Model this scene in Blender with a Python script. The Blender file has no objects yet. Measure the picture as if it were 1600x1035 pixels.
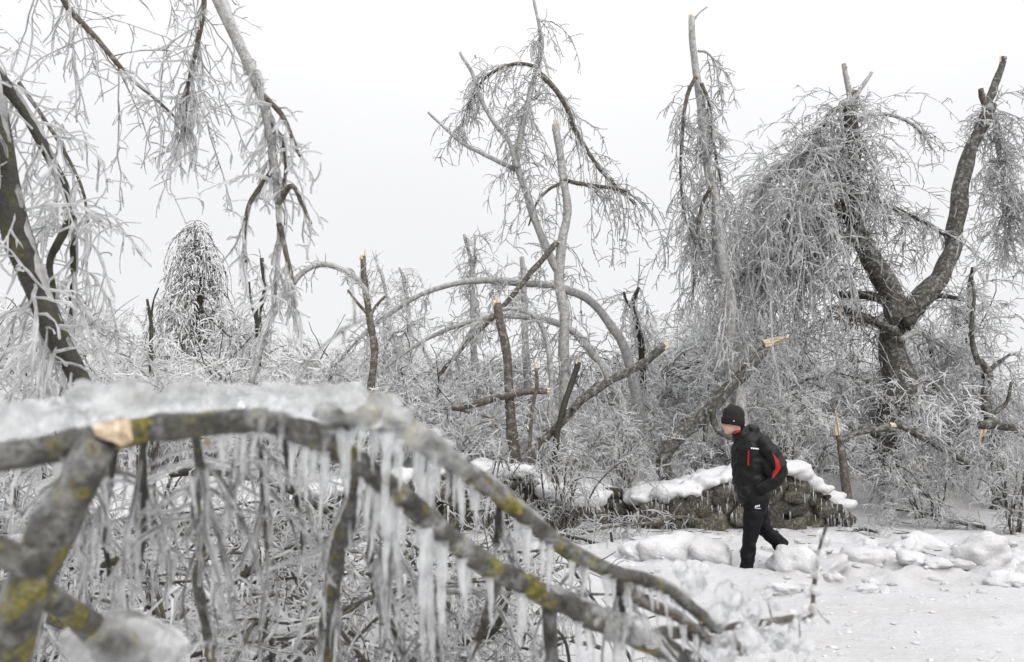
import bpy, bmesh, math
import numpy as np
from mathutils import Vector, Matrix
from mathutils.bvhtree import BVHTree

scene = bpy.context.scene
COL = scene.collection
R = math.radians

# ------------------------------------------------------------------ camera
F_PX = 1244.0            # focal length in pixels of the 1600 px wide photograph
CAM_H = 1.7
PITCH = math.atan((640 - 517.5) / F_PX)
cam_d = bpy.data.cameras.new('camera')
cam_d.sensor_width = 36.0
cam_d.lens = 36.0 * F_PX / 1600.0
cam_d.clip_start = 0.05
cam_d.clip_end = 3000
cam_d.dof.use_dof = True
cam_d.dof.focus_distance = 11.0
cam_d.dof.aperture_fstop = 3.0
cam = bpy.data.objects.new('camera', cam_d)
COL.objects.link(cam)
cam.location = (0, 0, CAM_H)
cam.rotation_euler = (math.pi / 2 + PITCH, 0, 0)
scene.camera = cam

# ------------------------------------------------------------------ overcast sky, veiled sun, exposure
SUN_EL, SUN_AZ = 33.0, 148.0       # azimuth measured from +Y towards +X
world = bpy.data.worlds.new('World')
scene.world = world
world.use_nodes = True
wn, wl = world.node_tree.nodes, world.node_tree.links
wn.clear()
w_out = wn.new('ShaderNodeOutputWorld')
w_bg = wn.new('ShaderNodeBackground')
w_bg.inputs['Strength'].default_value = 0.1
w_sky = wn.new('ShaderNodeTexSky')
w_sky.sky_type = 'NISHITA'
w_sky.sun_disc = False
w_sky.sun_elevation = R(SUN_EL)
w_sky.sun_rotation = R(SUN_AZ)
w_hsv = wn.new('ShaderNodeHueSaturation')
w_hsv.inputs['Saturation'].default_value = 0.15
w_tc = wn.new('ShaderNodeTexCoord')
w_noise = wn.new('ShaderNodeTexNoise')
w_noise.inputs['Scale'].default_value = 1.6
w_noise.inputs['Detail'].default_value = 5
w_dot = wn.new('ShaderNodeVectorMath'); w_dot.operation = 'DOT_PRODUCT'
w_dot.inputs[1].default_value = (0.5, -0.3, 0.81)
w_mr = wn.new('ShaderNodeMapRange')
w_mr.inputs['From Min'].default_value = -0.6
w_mr.inputs['From Max'].default_value = 1.0
w_mr.inputs['To Min'].default_value = .93
w_mr.inputs['To Max'].default_value = 1.05
w_nm = wn.new('ShaderNodeMapRange')
w_nm.inputs['To Min'].default_value = 0.95
w_nm.inputs['To Max'].default_value = 1.05
w_mul = wn.new('ShaderNodeMath'); w_mul.operation = 'MULTIPLY'
w_col = wn.new('ShaderNodeVectorMath'); w_col.operation = 'SCALE'
w_col.inputs[0].default_value = (0.985, 0.985, 1.0)
w_mix = wn.new('ShaderNodeMix'); w_mix.data_type = 'RGBA'
w_mix.inputs[0].default_value = 0.93
wl.new(w_sky.outputs[0], w_hsv.inputs['Color'])
wl.new(w_tc.outputs['Generated'], w_noise.inputs['Vector'])
wl.new(w_tc.outputs['Generated'], w_dot.inputs[0])
wl.new(w_dot.outputs['Value'], w_mr.inputs['Value'])
wl.new(w_noise.outputs['Fac'], w_nm.inputs['Value'])
w_sep = wn.new('ShaderNodeSeparateXYZ'); wl.new(w_tc.outputs['Generated'], w_sep.inputs[0])
w_mx = wn.new('ShaderNodeMath'); w_mx.operation = 'MAXIMUM'; w_mx.inputs[1].default_value = 0.0; wl.new(w_sep.outputs['Z'], w_mx.inputs[0])
w_sq = wn.new('ShaderNodeMath'); w_sq.operation = 'POWER'; wl.new(w_mx.outputs[0], w_sq.inputs[0]); w_sq.inputs[1].default_value = 3.0
w_el = wn.new('ShaderNodeMath'); w_el.operation = 'MULTIPLY_ADD'; w_el.inputs[1].default_value = 13.5; w_el.inputs[2].default_value = 5.85; wl.new(w_sq.outputs[0], w_el.inputs[0])
w_m2 = wn.new('ShaderNodeMath'); w_m2.operation = 'MULTIPLY'; wl.new(w_mr.outputs[0], w_m2.inputs[0]); wl.new(w_el.outputs[0], w_m2.inputs[1])
wl.new(w_m2.outputs[0], w_mul.inputs[0])
wl.new(w_nm.outputs[0], w_mul.inputs[1])
wl.new(w_mul.outputs[0], w_col.inputs['Scale'])
wl.new(w_hsv.outputs[0], w_mix.inputs[6])
wl.new(w_col.outputs[0], w_mix.inputs[7])
wl.new(w_mix.outputs[2], w_bg.inputs['Color'])
wl.new(w_bg.outputs[0], w_out.inputs['Surface'])

sun_d = bpy.data.lights.new('sun', 'SUN')
sun_d.energy = 1.5
sun_d.angle = R(40)
sun_d.color = (1.0, 0.98, 0.95)
sun = bpy.data.objects.new('sun', sun_d)
COL.objects.link(sun)
to_sun = Vector((math.sin(R(SUN_AZ)) * math.cos(R(SUN_EL)), math.cos(R(SUN_AZ)) * math.cos(R(SUN_EL)), math.sin(R(SUN_EL))))
sun.rotation_euler = to_sun.to_track_quat('Z', 'Y').to_euler()

vs = scene.view_settings
vs.view_transform = 'Standard'
vs.look = 'None'
vs.exposure = 0.68
vs.gamma = 1.0
scene.cycles.sample_clamp_indirect = 4.0
scene.cycles.max_bounces = 14
scene.cycles.diffuse_bounces = 6
scene.cycles.glossy_bounces = 3
scene.cycles.transmission_bounces = 12
scene.cycles.transparent_max_bounces = 14
scene.cycles.caustics_reflective = True
scene.cycles.caustics_refractive = True

# ------------------------------------------------------------------ helpers
def at(px, py, y):
    """point of the place seen at photograph pixel (px,py), y metres in front of the camera"""
    dx, dy = (px - 800) / F_PX, (517.5 - py) / F_PX
    c, s = math.cos(PITCH), math.sin(PITCH)
    d = np.array([dx, c - dy * s, s + dy * c])
    return d * (y / d[1]) + np.array([0, 0, CAM_H])

def px2m(r, y):
    return r * y / F_PX

def smooth(a, b, x):
    t = np.clip((x - a) / (b - a), 0, 1)
    return t * t * (3 - 2 * t)

_nd = {}
def vnoise(p, freq=1.0, seed=0, octaves=3):
    """cheap smooth noise in about -1..1 at points p (...,3)"""
    out = 0; amp = 1.0; tot = 0
    for o in range(octaves):
        key = (seed, o)
        if key not in _nd:
            r = np.random.default_rng(1000 + seed * 31 + o)
            v = r.normal(size=(6, 3)); v /= np.linalg.norm(v, axis=1)[:, None]
            _nd[key] = (v * r.uniform(0.7, 1.5, (6, 1)), r.uniform(0, 6.28, 6))
        v, ph = _nd[key]
        q = p @ (v.T * freq * 2 ** o) * 2.2 + ph
        q = q + 0.8 * np.sin(np.roll(q, 1, -1) * 0.7)
        out = out + amp * np.sin(q).mean(-1) * 1.8
        tot += amp; amp *= 0.5
    return out / tot

class MB:
    """collects numpy vertex / quad blocks and links them as one mesh object"""
    def __init__(s):
        s.v = []; s.q = []; s.t = []; s.n = 0
    def add(s, v, q=None, t=None, mat=0, rnd=None):
        v = np.asarray(v, float).reshape(-1, 3)
        if rnd is None: rnd = np.full(len(v), 0.5)
        s.v.append((v, rnd))
        if q is not None and len(q): s.q.append((np.asarray(q) + s.n, mat))
        if t is not None and len(t): s.t.append((np.asarray(t) + s.n, mat))
        s.n += len(v)
    def mesh(s, name, mats, origin=(0, 0, 0), smooth_shade=True):
        me = bpy.data.meshes.new(name)
        v = np.concatenate([a for a, _ in s.v]) - np.asarray(origin)
        rnd = np.concatenate([b for _, b in s.v])
        loops, starts, mi, k = [], [], [], 0
        for arr, w in ((s.q, 4), (s.t, 3)):
            for f, m in arr:
                loops.append(f.reshape(-1)); starts.append(k + np.arange(len(f)) * w); mi.append(np.full(len(f), m)); k += f.size
        loops = np.concatenate(loops); starts = np.concatenate(starts); mi = np.concatenate(mi)
        me.vertices.add(len(v)); me.vertices.foreach_set('co', v.astype(np.float32).ravel())
        me.loops.add(len(loops)); me.loops.foreach_set('vertex_index', loops.astype(np.int32))
        me.polygons.add(len(starts)); me.polygons.foreach_set('loop_start', starts.astype(np.int32))
        me.polygons.foreach_set('material_index', mi.astype(np.int32))
        me.polygons.foreach_set('use_smooth', np.full(len(starts), smooth_shade))
        a = me.attributes.new('rnd', 'FLOAT', 'POINT'); a.data.foreach_set('value', rnd.astype(np.float32))
        for m in (mats if isinstance(mats, (list, tuple)) else [mats]): me.materials.append(m)
        me.update(calc_edges=True); me.validate()
        return me
    def obj(s, name, mats, parent=None, origin=None, smooth_shade=True):
        if origin is None: origin = (0, 0, 0)
        return link(name, s.mesh(name, mats, origin, smooth_shade), parent)

ORIG = {}
def link(name, data, parent=None):
    o = bpy.data.objects.new(name, data); COL.objects.link(o)
    if parent is not None: o.parent = parent
    return o
def tag(o, label=None, cat=None, group=None, kind=None):
    if label: o['label'] = label
    if cat: o['category'] = cat
    if group: o['group'] = group
    if kind: o['kind'] = kind
    return o
def empty(name, loc, label, cat, group=None):
    o = bpy.data.objects.new(name, None); COL.objects.link(o)
    o.location = loc; o.empty_display_size = 0.2
    ORIG[o.name] = np.asarray(loc, float)
    return tag(o, label, cat, group)
def org(o): return ORIG[o.name]

def unit(v): return v / np.maximum(np.linalg.norm(v, axis=-1, keepdims=True), 1e-9)

def resample(pts, rad, K):
    """Catmull-Rom through pts (n,3) with radii, K samples evenly spaced"""
    pts = np.asarray(pts, float); rad = np.asarray(rad, float)
    n = len(pts)
    P = np.vstack([2 * pts[0] - pts[1], pts, 2 * pts[-1] - pts[-2]])
    u = np.linspace(0, n - 1 - 1e-6, 400); i = u.astype(int); f = (u - i)[:, None]
    a, b, c, d = P[i], P[i + 1], P[i + 2], P[i + 3]
    q = 0.5 * (2 * b + (c - a) * f + (2 * a - 5 * b + 4 * c - d) * f ** 2 + (3 * b - a - 3 * c + d) * f ** 3)
    rr = np.interp(u, np.arange(n), rad)
    s = np.concatenate([[0], np.cumsum(np.linalg.norm(np.diff(q, axis=0), axis=1))])
    t = np.linspace(0, s[-1], K)
    return np.stack([np.interp(t, s, q[:, k]) for k in range(3)], 1), np.interp(t, s, rr)

def tubes(mb, P, Rd, sides=3, mat=0, rng=None, lump=0.0, cap=False, rnd=None):
    """P (N,K,3), Rd (N,K)"""
    N, K, _ = P.shape
    if cap:
        P = np.concatenate([P[:, :1], P, P[:, -1:]], 1)
        z = np.full((N, 1), 1e-4); Rd = np.concatenate([z, Rd, z], 1); K += 2
    T = np.empty_like(P)
    T[:, 1:-1] = P[:, 2:] - P[:, :-2]; T[:, 0] = P[:, 1] - P[:, 0]; T[:, -1] = P[:, -1] - P[:, -2]
    if cap: T[:, 0] = P[:, 2] - P[:, 0]; T[:, -1] = P[:, -1] - P[:, -3]
    T = unit(T)
    m = unit(P[:, -1] - P[:, 0])
    ref = np.where(np.abs(m[:, 2:3]) < 0.75, np.array([[0, 0, 1.0]]), np.array([[0.8, 0.6, 0]]))[:, None, :]
    U = unit(np.cross(T, ref)); V = np.cross(T, U)
    a = np.linspace(0, 2 * np.pi, sides, endpoint=False)
    ca, sa = np.cos(a), np.sin(a)
    off = U[:, :, None, :] * ca[None, None, :, None] + V[:, :, None, :] * sa[None, None, :, None]
    rr = Rd[:, :, None]
    if lump and rng is not None: rr = rr * (1 + lump * rng.uniform(-1, 1, (N, K, sides)))
    v = P[:, :, None, :] + off * rr[..., None]
    base = (np.arange(N) * K * sides)[:, None, None]
    k = (np.arange(K - 1) * sides)[None, :, None]
    j = np.arange(sides)[None, None, :]; j2 = (j + 1) % sides
    q = np.stack([base + k + j, base + k + j2, base + k + sides + j2, base + k + sides + j], -1).reshape(-1, 4)
    if rnd is None: rnd = (rng.uniform(0, 1, N) if rng is not None else np.full(N, .5))
    mb.add(v, q, mat=mat, rnd=np.repeat(rnd, K * sides))

def limb_tube(mb, pts, rad, K=40, sides=12, mat=0, seed=0, rough=0.12, freq=None, cap=True, bend=0.0):
    P, Rr = resample(pts, rad, K)
    if bend:
        nv = np.stack([vnoise(P, 1.3, seed + 50 + k, 2) for k in range(3)], 1)
        P = P + nv * (bend * Rr.mean()) * smooth(0, 0.1, np.linspace(0, 1, K))[:, None]
    m2 = MB(); tubes(m2, P[None], Rr[None], sides, mat, cap=cap)
    v, r_ = m2.v[0]
    fr = freq or 1.0 / max(2.2 * Rr.mean(), 1e-3)
    c = np.repeat(np.vstack([P[:1], P, P[-1:]]) if cap else P, sides, 0)
    nz = vnoise(v, fr, seed, 3)
    v = c + (v - c) * (1 + rough * nz)[:, None]
    mb.add(v, m2.q[0][0], mat=mat, rnd=np.full(len(v), .5))
    return P, Rr

def sprout(par, n, L, K, spread, droop, wig, rng, t0=0.1, t1=1.0, tan=0.6, up=0.0, side=None):
    """n child paths from the paths par (N,K0,3): returns (n,K,3)"""
    N, K0, _ = par.shape
    ln = np.linalg.norm(np.diff(par, axis=1), axis=2).sum(1)
    idx = rng.choice(N, n, p=ln / ln.sum())
    t = rng.uniform(t0, t1, n) * (K0 - 1)
    i = np.minimum(t.astype(int), K0 - 2); f = (t - i)[:, None]
    a, b = par[idx, i], par[idx, i + 1]
    pos = a + (b - a) * f
    d = unit(unit(b - a) * tan + rng.normal(size=(n, 3)) * spread + np.array([0, 0, up]) + (0 if side is None else np.asarray(side)))
    ll = rng.uniform(L[0], L[1], n)[:, None] / (K - 1)
    out = [pos]
    for k in range(K - 1):
        pos = pos + d * ll; out.append(pos)
        d = unit(d + np.array([0, 0, -droop / (K - 1)]) + rng.normal(size=(n, 3)) * wig)
    return np.stack(out, 1)

def icicles(mb, par, n, L, r, rng, mat=1, sides=4, t0=0, t1=1):
    N, K0, _ = par.shape
    idx = rng.integers(0, N, n); t = rng.uniform(t0, t1, n) * (K0 - 1)
    i = np.minimum(t.astype(int), K0 - 2); f = (t - i)[:, None]
    p = par[idx, i] * (1 - f) + par[idx, i + 1] * f
    ll = L[0] + (L[1] - L[0]) * rng.uniform(0, 1, n) ** 2
    P = np.repeat(p[:, None], 4, 1); P[:, :, 2] -= ll[:, None] * np.array([-0.03, .3, .7, 1])
    P[:, :, :2] += np.cumsum(rng.normal(size=(n, 4, 2)), 1) * 0.03 * ll[:, None, None]
    rr = r * rng.uniform(.6, 1.3, n)[:, None] * np.array([1, .75, .45, .08]) * rng.uniform(.8, 1.2, (n, 4))
    tubes(mb, P, rr, sides, mat, rng)

def icy(mb, P, rc, ri, rng, core=0, ice=1, csides=3, isides=4, share=1.0, drop=0.2):
    """a dark twig core with a beaded ice shell hanging a little below it"""
    N, K, _ = P.shape
    tap = np.linspace(1, .45, K)[None]
    tubes(mb, P, rc * tap * rng.uniform(.7, 1.3, (N, 1)), csides, core, rng)
    m = rng.uniform(0, 1, N) < share
    if m.any():
        Q = P[m].copy(); n = len(Q)
        rr = ri * np.linspace(1, .8, K)[None] * rng.uniform(.6, 1.4, (n, K)) * rng.uniform(.75, 1.25, (n, 1))
        Q[:, :, 2] -= rr * drop
        tipv = unit(Q[:, -1] - Q[:, -2]) * rr[:, -1:] * .8
        Q = np.concatenate([Q, (Q[:, -1] + tipv)[:, None]], 1); rr = np.concatenate([rr, rr[:, -1:] * .25], 1)
        tubes(mb, Q, rr, isides, ice, rng, lump=.15)

def crown(mb, limbs, levels, rng, ici=0, icL=(.05, .2), icr=.012, share=1.0, mats=(0, 1), isides=3):
    src = [np.asarray(l) for l in limbs]
    src = np.stack([resample(l, np.ones(len(l)), 24)[0] for l in src])
    allp = []
    for lv in levels:
        kw = dict(lv); rc = kw.pop('rc'); ri = kw.pop('ri'); keep = kw.pop('keep', False); shr = kw.pop('share', share)
        P = sprout(src, rng=rng, **kw)
        icy(mb, P, rc, ri, rng, mats[0], mats[1], share=shr, isides=isides)
        allp.append(P); src = P
    if ici:
        for P in allp[-2:]: icicles(mb, P, ici // 2, icL, icr, rng, mats[1])
    return allp

def blob(sub, seed, sc, amp, freq):
    bm = bmesh.new(); bmesh.ops.create_icosphere(bm, subdivisions=sub, radius=1)
    v = np.array([x.co[:] for x in bm.verts])
    f = np.array([[y.index for y in x.verts] for x in bm.faces]); bm.free()
    v = v * (1 + amp * vnoise(v + seed * 3.3, freq, seed, 3))[:, None] * np.asarray(sc)
    return v, f

def fused(name, mb, voxel, m, it, parent, origin):
    me = mb.mesh(name + '_raw', m, origin); o = bpy.data.objects.new(name, me); COL.objects.link(o)
    r_ = o.modifiers.new('r', 'REMESH'); r_.mode = 'VOXEL'; r_.voxel_size = voxel; r_.use_smooth_shade = True
    s_ = o.modifiers.new('s', 'SMOOTH'); s_.iterations = it; s_.factor = .5
    dg = bpy.context.evaluated_depsgraph_get(); me2 = bpy.data.meshes.new_from_object(o.evaluated_get(dg)); me2.name = name
    o.modifiers.clear(); o.data = me2; o.parent = parent
    if not me2.materials: me2.materials.append(m)
    return o

# ------------------------------------------------------------------ materials
def mat(name):
    m = bpy.data.materials.new(name); m.use_nodes = True
    n = m.node_tree.nodes; n.clear()
    o = n.new('ShaderNodeOutputMaterial')
    return m, n, m.node_tree.links, o
def principled(n, **k):
    b = n.new('ShaderNodeBsdfPrincipled')
    for a, v in k.items(): b.inputs[a].default_value = v
    return b
def ramp(n, l, fac, stops):
    r = n.new('ShaderNodeValToRGB'); e = r.color_ramp.elements
    while len(e) < len(stops): e.new(0.5)
    for x, (p, c) in zip(e, stops): x.position = p; x.color = (*c, 1)
    l.new(fac, r.inputs['Fac']); return r
def noise(n, l, scale, detail=4, rough=.55, vec=None, dist=0.0):
    t = n.new('ShaderNodeTexNoise'); t.inputs['Scale'].default_value = scale
    t.inputs['Detail'].default_value = detail; t.inputs['Roughness'].default_value = rough
    t.inputs['Distortion'].default_value = dist
    if vec is not None: l.new(vec, t.inputs['Vector'])
    return t
def bump(n, l, h, strength, dist, bsdf, prev=None):
    b = n.new('ShaderNodeBump'); b.inputs['Strength'].default_value = strength; b.inputs['Distance'].default_value = dist
    l.new(h, b.inputs['Height'])
    if prev: l.new(prev.outputs[0], b.inputs['Normal'])
    l.new(b.outputs[0], bsdf.inputs['Normal']); return b
def coords(n):
    return n.new('ShaderNodeTexCoord').outputs['Object']
def mixc(n, l, fac, a, b):
    m = n.new('ShaderNodeMix'); m.data_type = 'RGBA'
    for s, v in ((0, fac), (6, a), (7, b)):
        if hasattr(v, 'links'): l.new(v, m.inputs[s])
        elif isinstance(v, tuple): m.inputs[s].default_value = (*v, 1)
        else: m.inputs[s].default_value = v
    return m.outputs[2]

def bark_mat(name, dark, light, lichen=0.0, scale=14, rough=.75, frost=0.0, lcol=(.22, .22, .03)):
    m, n, l, o = mat(name); c = coords(n)
    b = principled(n, Roughness=rough)
    n1 = noise(n, l, scale, 6, .65, c); r1 = ramp(n, l, n1.outputs[0], [(.3, dark), (.55, tuple((a + d) / 2 for a, d in zip(dark, light))), (.72, light)])
    col = r1.outputs[0]
    if lichen:
        n2 = noise(n, l, scale * .55, 4, .6, c, .4)
        r2 = ramp(n, l, n2.outputs[0], [(.62 - lichen * .2, (0, 0, 0)), (.68 - lichen * .2, (1, 1, 1))])
        n4 = noise(n, l, scale * 3, 3, .6, c)
        lc = ramp(n, l, n4.outputs[0], [(.35, tuple(x * .35 for x in lcol)), (.65, lcol)])
        col = mixc(n, l, r2.outputs[0], col, lc.outputs[0])
    if frost:
        n3 = noise(n, l, scale * .8, 6, .7, c)
        r3 = ramp(n, l, n3.outputs[0], [(.55 - frost * .3, (0, 0, 0)), (.85 - frost * .3, (.75, .75, .75))])
        col = mixc(n, l, r3.outputs[0], col, (.55, .555, .56))
    n5 = noise(n, l, scale * 4.5, 5, .7, c, .6)
    r5 = ramp(n, l, n5.outputs[0], [(.36, (.35, .33, .3)), (.52, (1, 1, 1)), (.75, (1.25, 1.25, 1.22))])
    mg = n.new('ShaderNodeMix'); mg.data_type = 'RGBA'; mg.blend_type = 'MULTIPLY'; mg.inputs[0].default_value = .85
    l.new(col, mg.inputs[6]); l.new(r5.outputs[0], mg.inputs[7]); col = mg.outputs[2]
    l.new(col, b.inputs['Base Color'])
    nb = noise(n, l, scale * 2.5, 6, .7, c)
    bump(n, l, nb.outputs[0], .9, .02, b)
    l.new(b.outputs[0], o.inputs[0]); return m

M = {}
M['bark'] = bark_mat('grey_bark', (.018, .016, .012), (.12, .11, .085), frost=.22, scale=18)
M['bark_iced'] = bark_mat('iced_bark', (.12, .115, .105), (.4, .39, .37), frost=.6, scale=20, rough=.3)
M['bark_dark'] = bark_mat('dark_mossy_bark', (.006, .006, .005), (.05, .045, .03), lichen=.35, scale=13, lcol=(.06, .06, .012), rough=.6)
M['bark_brown'] = bark_mat('brown_wet_bark', (.03, .024, .017), (.15, .12, .085), frost=.15, scale=18, rough=.6)
M['lichen'] = bark_mat('lichen_bark', (.02, .018, .013), (.17, .165, .14), lichen=.42, scale=24, lcol=(.27, .235, .03), frost=.22, rough=.55)

def twig_mat(name, a, b_):
    m, n, l, o = mat(name); b = principled(n, Roughness=.5)
    t = n.new('ShaderNodeAttribute'); t.attribute_name = 'rnd'
    r = ramp(n, l, t.outputs['Fac'], [(0, a), (1, b_)])
    l.new(r.outputs[0], b.inputs['Base Color']); l.new(b.outputs[0], o.inputs[0]); return m
M['twig'] = twig_mat('dark_twig', (.014, .012, .01), (.075, .065, .055))
M['twig_brown'] = twig_mat('brown_twig', (.016, .012, .009), (.07, .054, .04))

def ice_mat(name, cloud_lo, cloud_hi, c0, c1, rough=.06, nscale=9, bumpd=0.0, trl=.35, clear=.3):
    """clear refracting ice with cloudy, light scattering zones"""
    m, n, l, o = mat(name); c = coords(n)
    t = n.new('ShaderNodeAttribute'); t.attribute_name = 'rnd'
    g = principled(n, Roughness=rough, IOR=1.31)
    g.inputs['Transmission Weight'].default_value = 1.0
    g.inputs['Base Color'].default_value = (.96, .97, .975, 1)
    nz = noise(n, l, nscale, 4, .6, c, .3)
    d = principled(n, Roughness=.22, IOR=1.31)
    r = ramp(n, l, t.outputs['Fac'], [(0, cloud_lo), (1, cloud_hi)]); l.new(r.outputs[0], d.inputs['Base Color'])
    tl = n.new('ShaderNodeBsdfTranslucent'); l.new(r.outputs[0], tl.inputs[0])
    dm = n.new('ShaderNodeMixShader'); dm.inputs[0].default_value = trl; l.new(d.outputs[0], dm.inputs[1]); l.new(tl.outputs[0], dm.inputs[2])
    f = ramp(n, l, nz.outputs[0], [(.35, (c0,) * 3), (.68, (c1,) * 3)])
    mm = n.new('ShaderNodeMixShader'); l.new(f.outputs[0], mm.inputs[0]); l.new(g.outputs[0], mm.inputs[1]); l.new(dm.outputs[0], mm.inputs[2])
    if bumpd:
        nb = noise(n, l, nscale * 3, 3, .5, c); bp = bump(n, l, nb.outputs[0], .4, bumpd, g); l.new(bp.outputs[0], d.inputs['Normal'])
    tp = n.new('ShaderNodeBsdfTransparent'); tp.inputs[0].default_value = (.97, .98, .985, 1)
    m3 = n.new('ShaderNodeMixShader'); m3.inputs[0].default_value = clear; l.new(mm.outputs[0], m3.inputs[1]); l.new(tp.outputs[0], m3.inputs[2])
    l.new(m3.outputs[0], o.inputs[0]); return m
M['ice'] = ice_mat('twig_ice', (.95, .95, .95), (.99, .99, .99), .28, .9, .04, 7, 0, .55, .24)
M['ice_far'] = ice_mat('far_ice', (.97, .97, .97), (.99, .99, .99), .7, 1.0, .04, 7, 0, .45, .16)
M['icicle'] = ice_mat('icicle_ice', (.92, .93, .935), (.97, .97, .975), .1, .6, .04, 16, .006, .5, .2)
M['ice_clear'] = ice_mat('clear_ice', (.93, .94, .945), (.97, .97, .975), .0, .5, .03, 15, .008, .5, .1)

def snow_mat(name, dirt=.25, w=1.0):
    m, n, l, o = mat(name); c = coords(n)
    b = principled(n, Roughness=.55)
    n1 = noise(n, l, .9, 5, .6, c); n2 = noise(n, l, 6, 5, .7, c)
    a = ramp(n, l, n1.outputs[0], [(.3, (.44 * w, .443 * w, .455 * w)), (.75, ((.42 - dirt * .2) * w, (.412 - dirt * .21) * w, (.41 - dirt * .22) * w))])
    col = mixc(n, l, .0, a.outputs[0], (.8, .8, .8))
    r2 = ramp(n, l, n2.outputs[0], [(.66, (1, 1, 1)), (.8, (.82, .8, .78))])
    mu = n.new('ShaderNodeMix'); mu.data_type = 'RGBA'; mu.blend_type = 'MULTIPLY'; mu.inputs[0].default_value = dirt * 2
    l.new(col, mu.inputs[6]); l.new(r2.outputs[0], mu.inputs[7]); l.new(mu.outputs[2], b.inputs['Base Color'])
    b.inputs['Specular IOR Level'].default_value = .35
    h1 = noise(n, l, 9, 6, .65, c); bp = bump(n, l, h1.outputs[0], .55, .06, b)
    h2 = noise(n, l, 60, 4, .6, c); bump(n, l, h2.outputs[0], .3, .01, b, bp)
    l.new(b.outputs[0], o.inputs[0]); return m
M['snow'] = snow_mat('snow', .18)
M['snow_wall'] = snow_mat('wall_snow', .12, 1.2)
M['snow_lump'] = snow_mat('piled_snow', .1, 1.3)
M['snow_dirty'] = snow_mat('dirty_snow', .3, 1.3)

def wood_mat():
    m, n, l, o = mat('fresh_split_wood'); c = coords(n)
    mp = n.new('ShaderNodeMapping'); mp.inputs['Scale'].default_value = (60, 60, 6); l.new(c, mp.inputs[0])
    nz = noise(n, l, 1, 4, .6, mp.outputs[0])
    r = ramp(n, l, nz.outputs[0], [(.3, (.34, .25, .16)), (.7, (.66, .55, .41))])
    b = principled(n, Roughness=.7); l.new(r.outputs[0], b.inputs['Base Color']); bump(n, l, nz.outputs[0], .5, .01, b)
    l.new(b.outputs[0], o.inputs[0]); return m
M['wood'] = wood_mat()

def stone_mat():
    m, n, l, o = mat('mossy_stone'); c = coords(n)
    b = principled(n, Roughness=.5)
    g = n.new('ShaderNodeNewGeometry')
    oi = n.new('ShaderNodeObjectInfo')
    n1 = noise(n, l, 9, 6, .7, c)
    r1 = ramp(n, l, n1.outputs[0], [(.3, (.03, .028, .024)), (.5, (.1, .092, .075)), (.72, (.26, .245, .22))])
    n2 = noise(n, l, 5, 4, .6, c, .5)
    r2 = ramp(n, l, n2.outputs[0], [(.5, (0, 0, 0)), (.6, (1, 1, 1))])
    col = mixc(n, l, r2.outputs[0], r1.outputs[0], (.055, .055, .025))
    mpz = n.new('ShaderNodeMapping'); mpz.inputs['Scale'].default_value = (1, 1, .3); l.new(c, mpz.inputs[0])
    n6 = noise(n, l, 14, 4, .65, mpz.outputs[0]); r6 = ramp(n, l, n6.outputs[0], [(.52, (0, 0, 0)), (.72, (.7, .7, .7))])
    col = mixc(n, l, r6.outputs[0], col, (.42, .43, .43))
    mu = n.new('ShaderNodeMix'); mu.data_type = 'RGBA'; mu.blend_type = 'MULTIPLY'; mu.inputs[0].default_value = 1
    rr = ramp(n, l, oi.outputs['Random'], [(0, (.55, .53, .5)), (1, (1.2, 1.15, 1.05))])
    l.new(col, mu.inputs[6]); l.new(rr.outputs[0], mu.inputs[7]); l.new(mu.outputs[2], b.inputs['Base Color'])
    bump(n, l, n1.outputs[0], 1.0, .08, b)
    l.new(b.outputs[0], o.inputs[0]); return m
M['stone'] = stone_mat()

def plain(name, col, rough=.6, spec=.5, nscale=0, var=.3, bumpd=0.0):
    m, n, l, o = mat(name); b = principled(n, Roughness=rough); b.inputs['Specular IOR Level'].default_value = spec
    c = coords(n); nz = noise(n, l, nscale or 30, 4, .6, c)
    r = ramp(n, l, nz.outputs[0], [(.3, tuple(x * (1 - var) for x in col)), (.7, tuple(min(1, x * (1 + var)) for x in col))])
    l.new(r.outputs[0], b.inputs['Base Color'])
    if bumpd: bump(n, l, nz.outputs[0], .5, bumpd, b)
    l.new(b.outputs[0], o.inputs[0]); return m
M['jacket'] = plain('black_jacket_fabric', (.0042, .0042, .0046), .55, .25, 14, .3, .01)
M['trousers'] = plain('black_trouser_fabric', (.003, .003, .0045), .65, .18, 16, .3, .01)
M['knit'] = plain('charcoal_knit', (.02, .018, .018), .9, .15, 120, .4, .004)
M['skin'] = plain('skin', (.52, .33, .26), .5, .4, 20, .08)
M['red'] = plain('red_fabric', (.34, .016, .013), .6, .3, 60, .2)
M['white_print'] = plain('white_print', (.75, .75, .76), .5, .3, 60, .1)
M['hair'] = plain('dark_hair', (.02, .015, .012), .6, .3, 80, .3)

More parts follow.
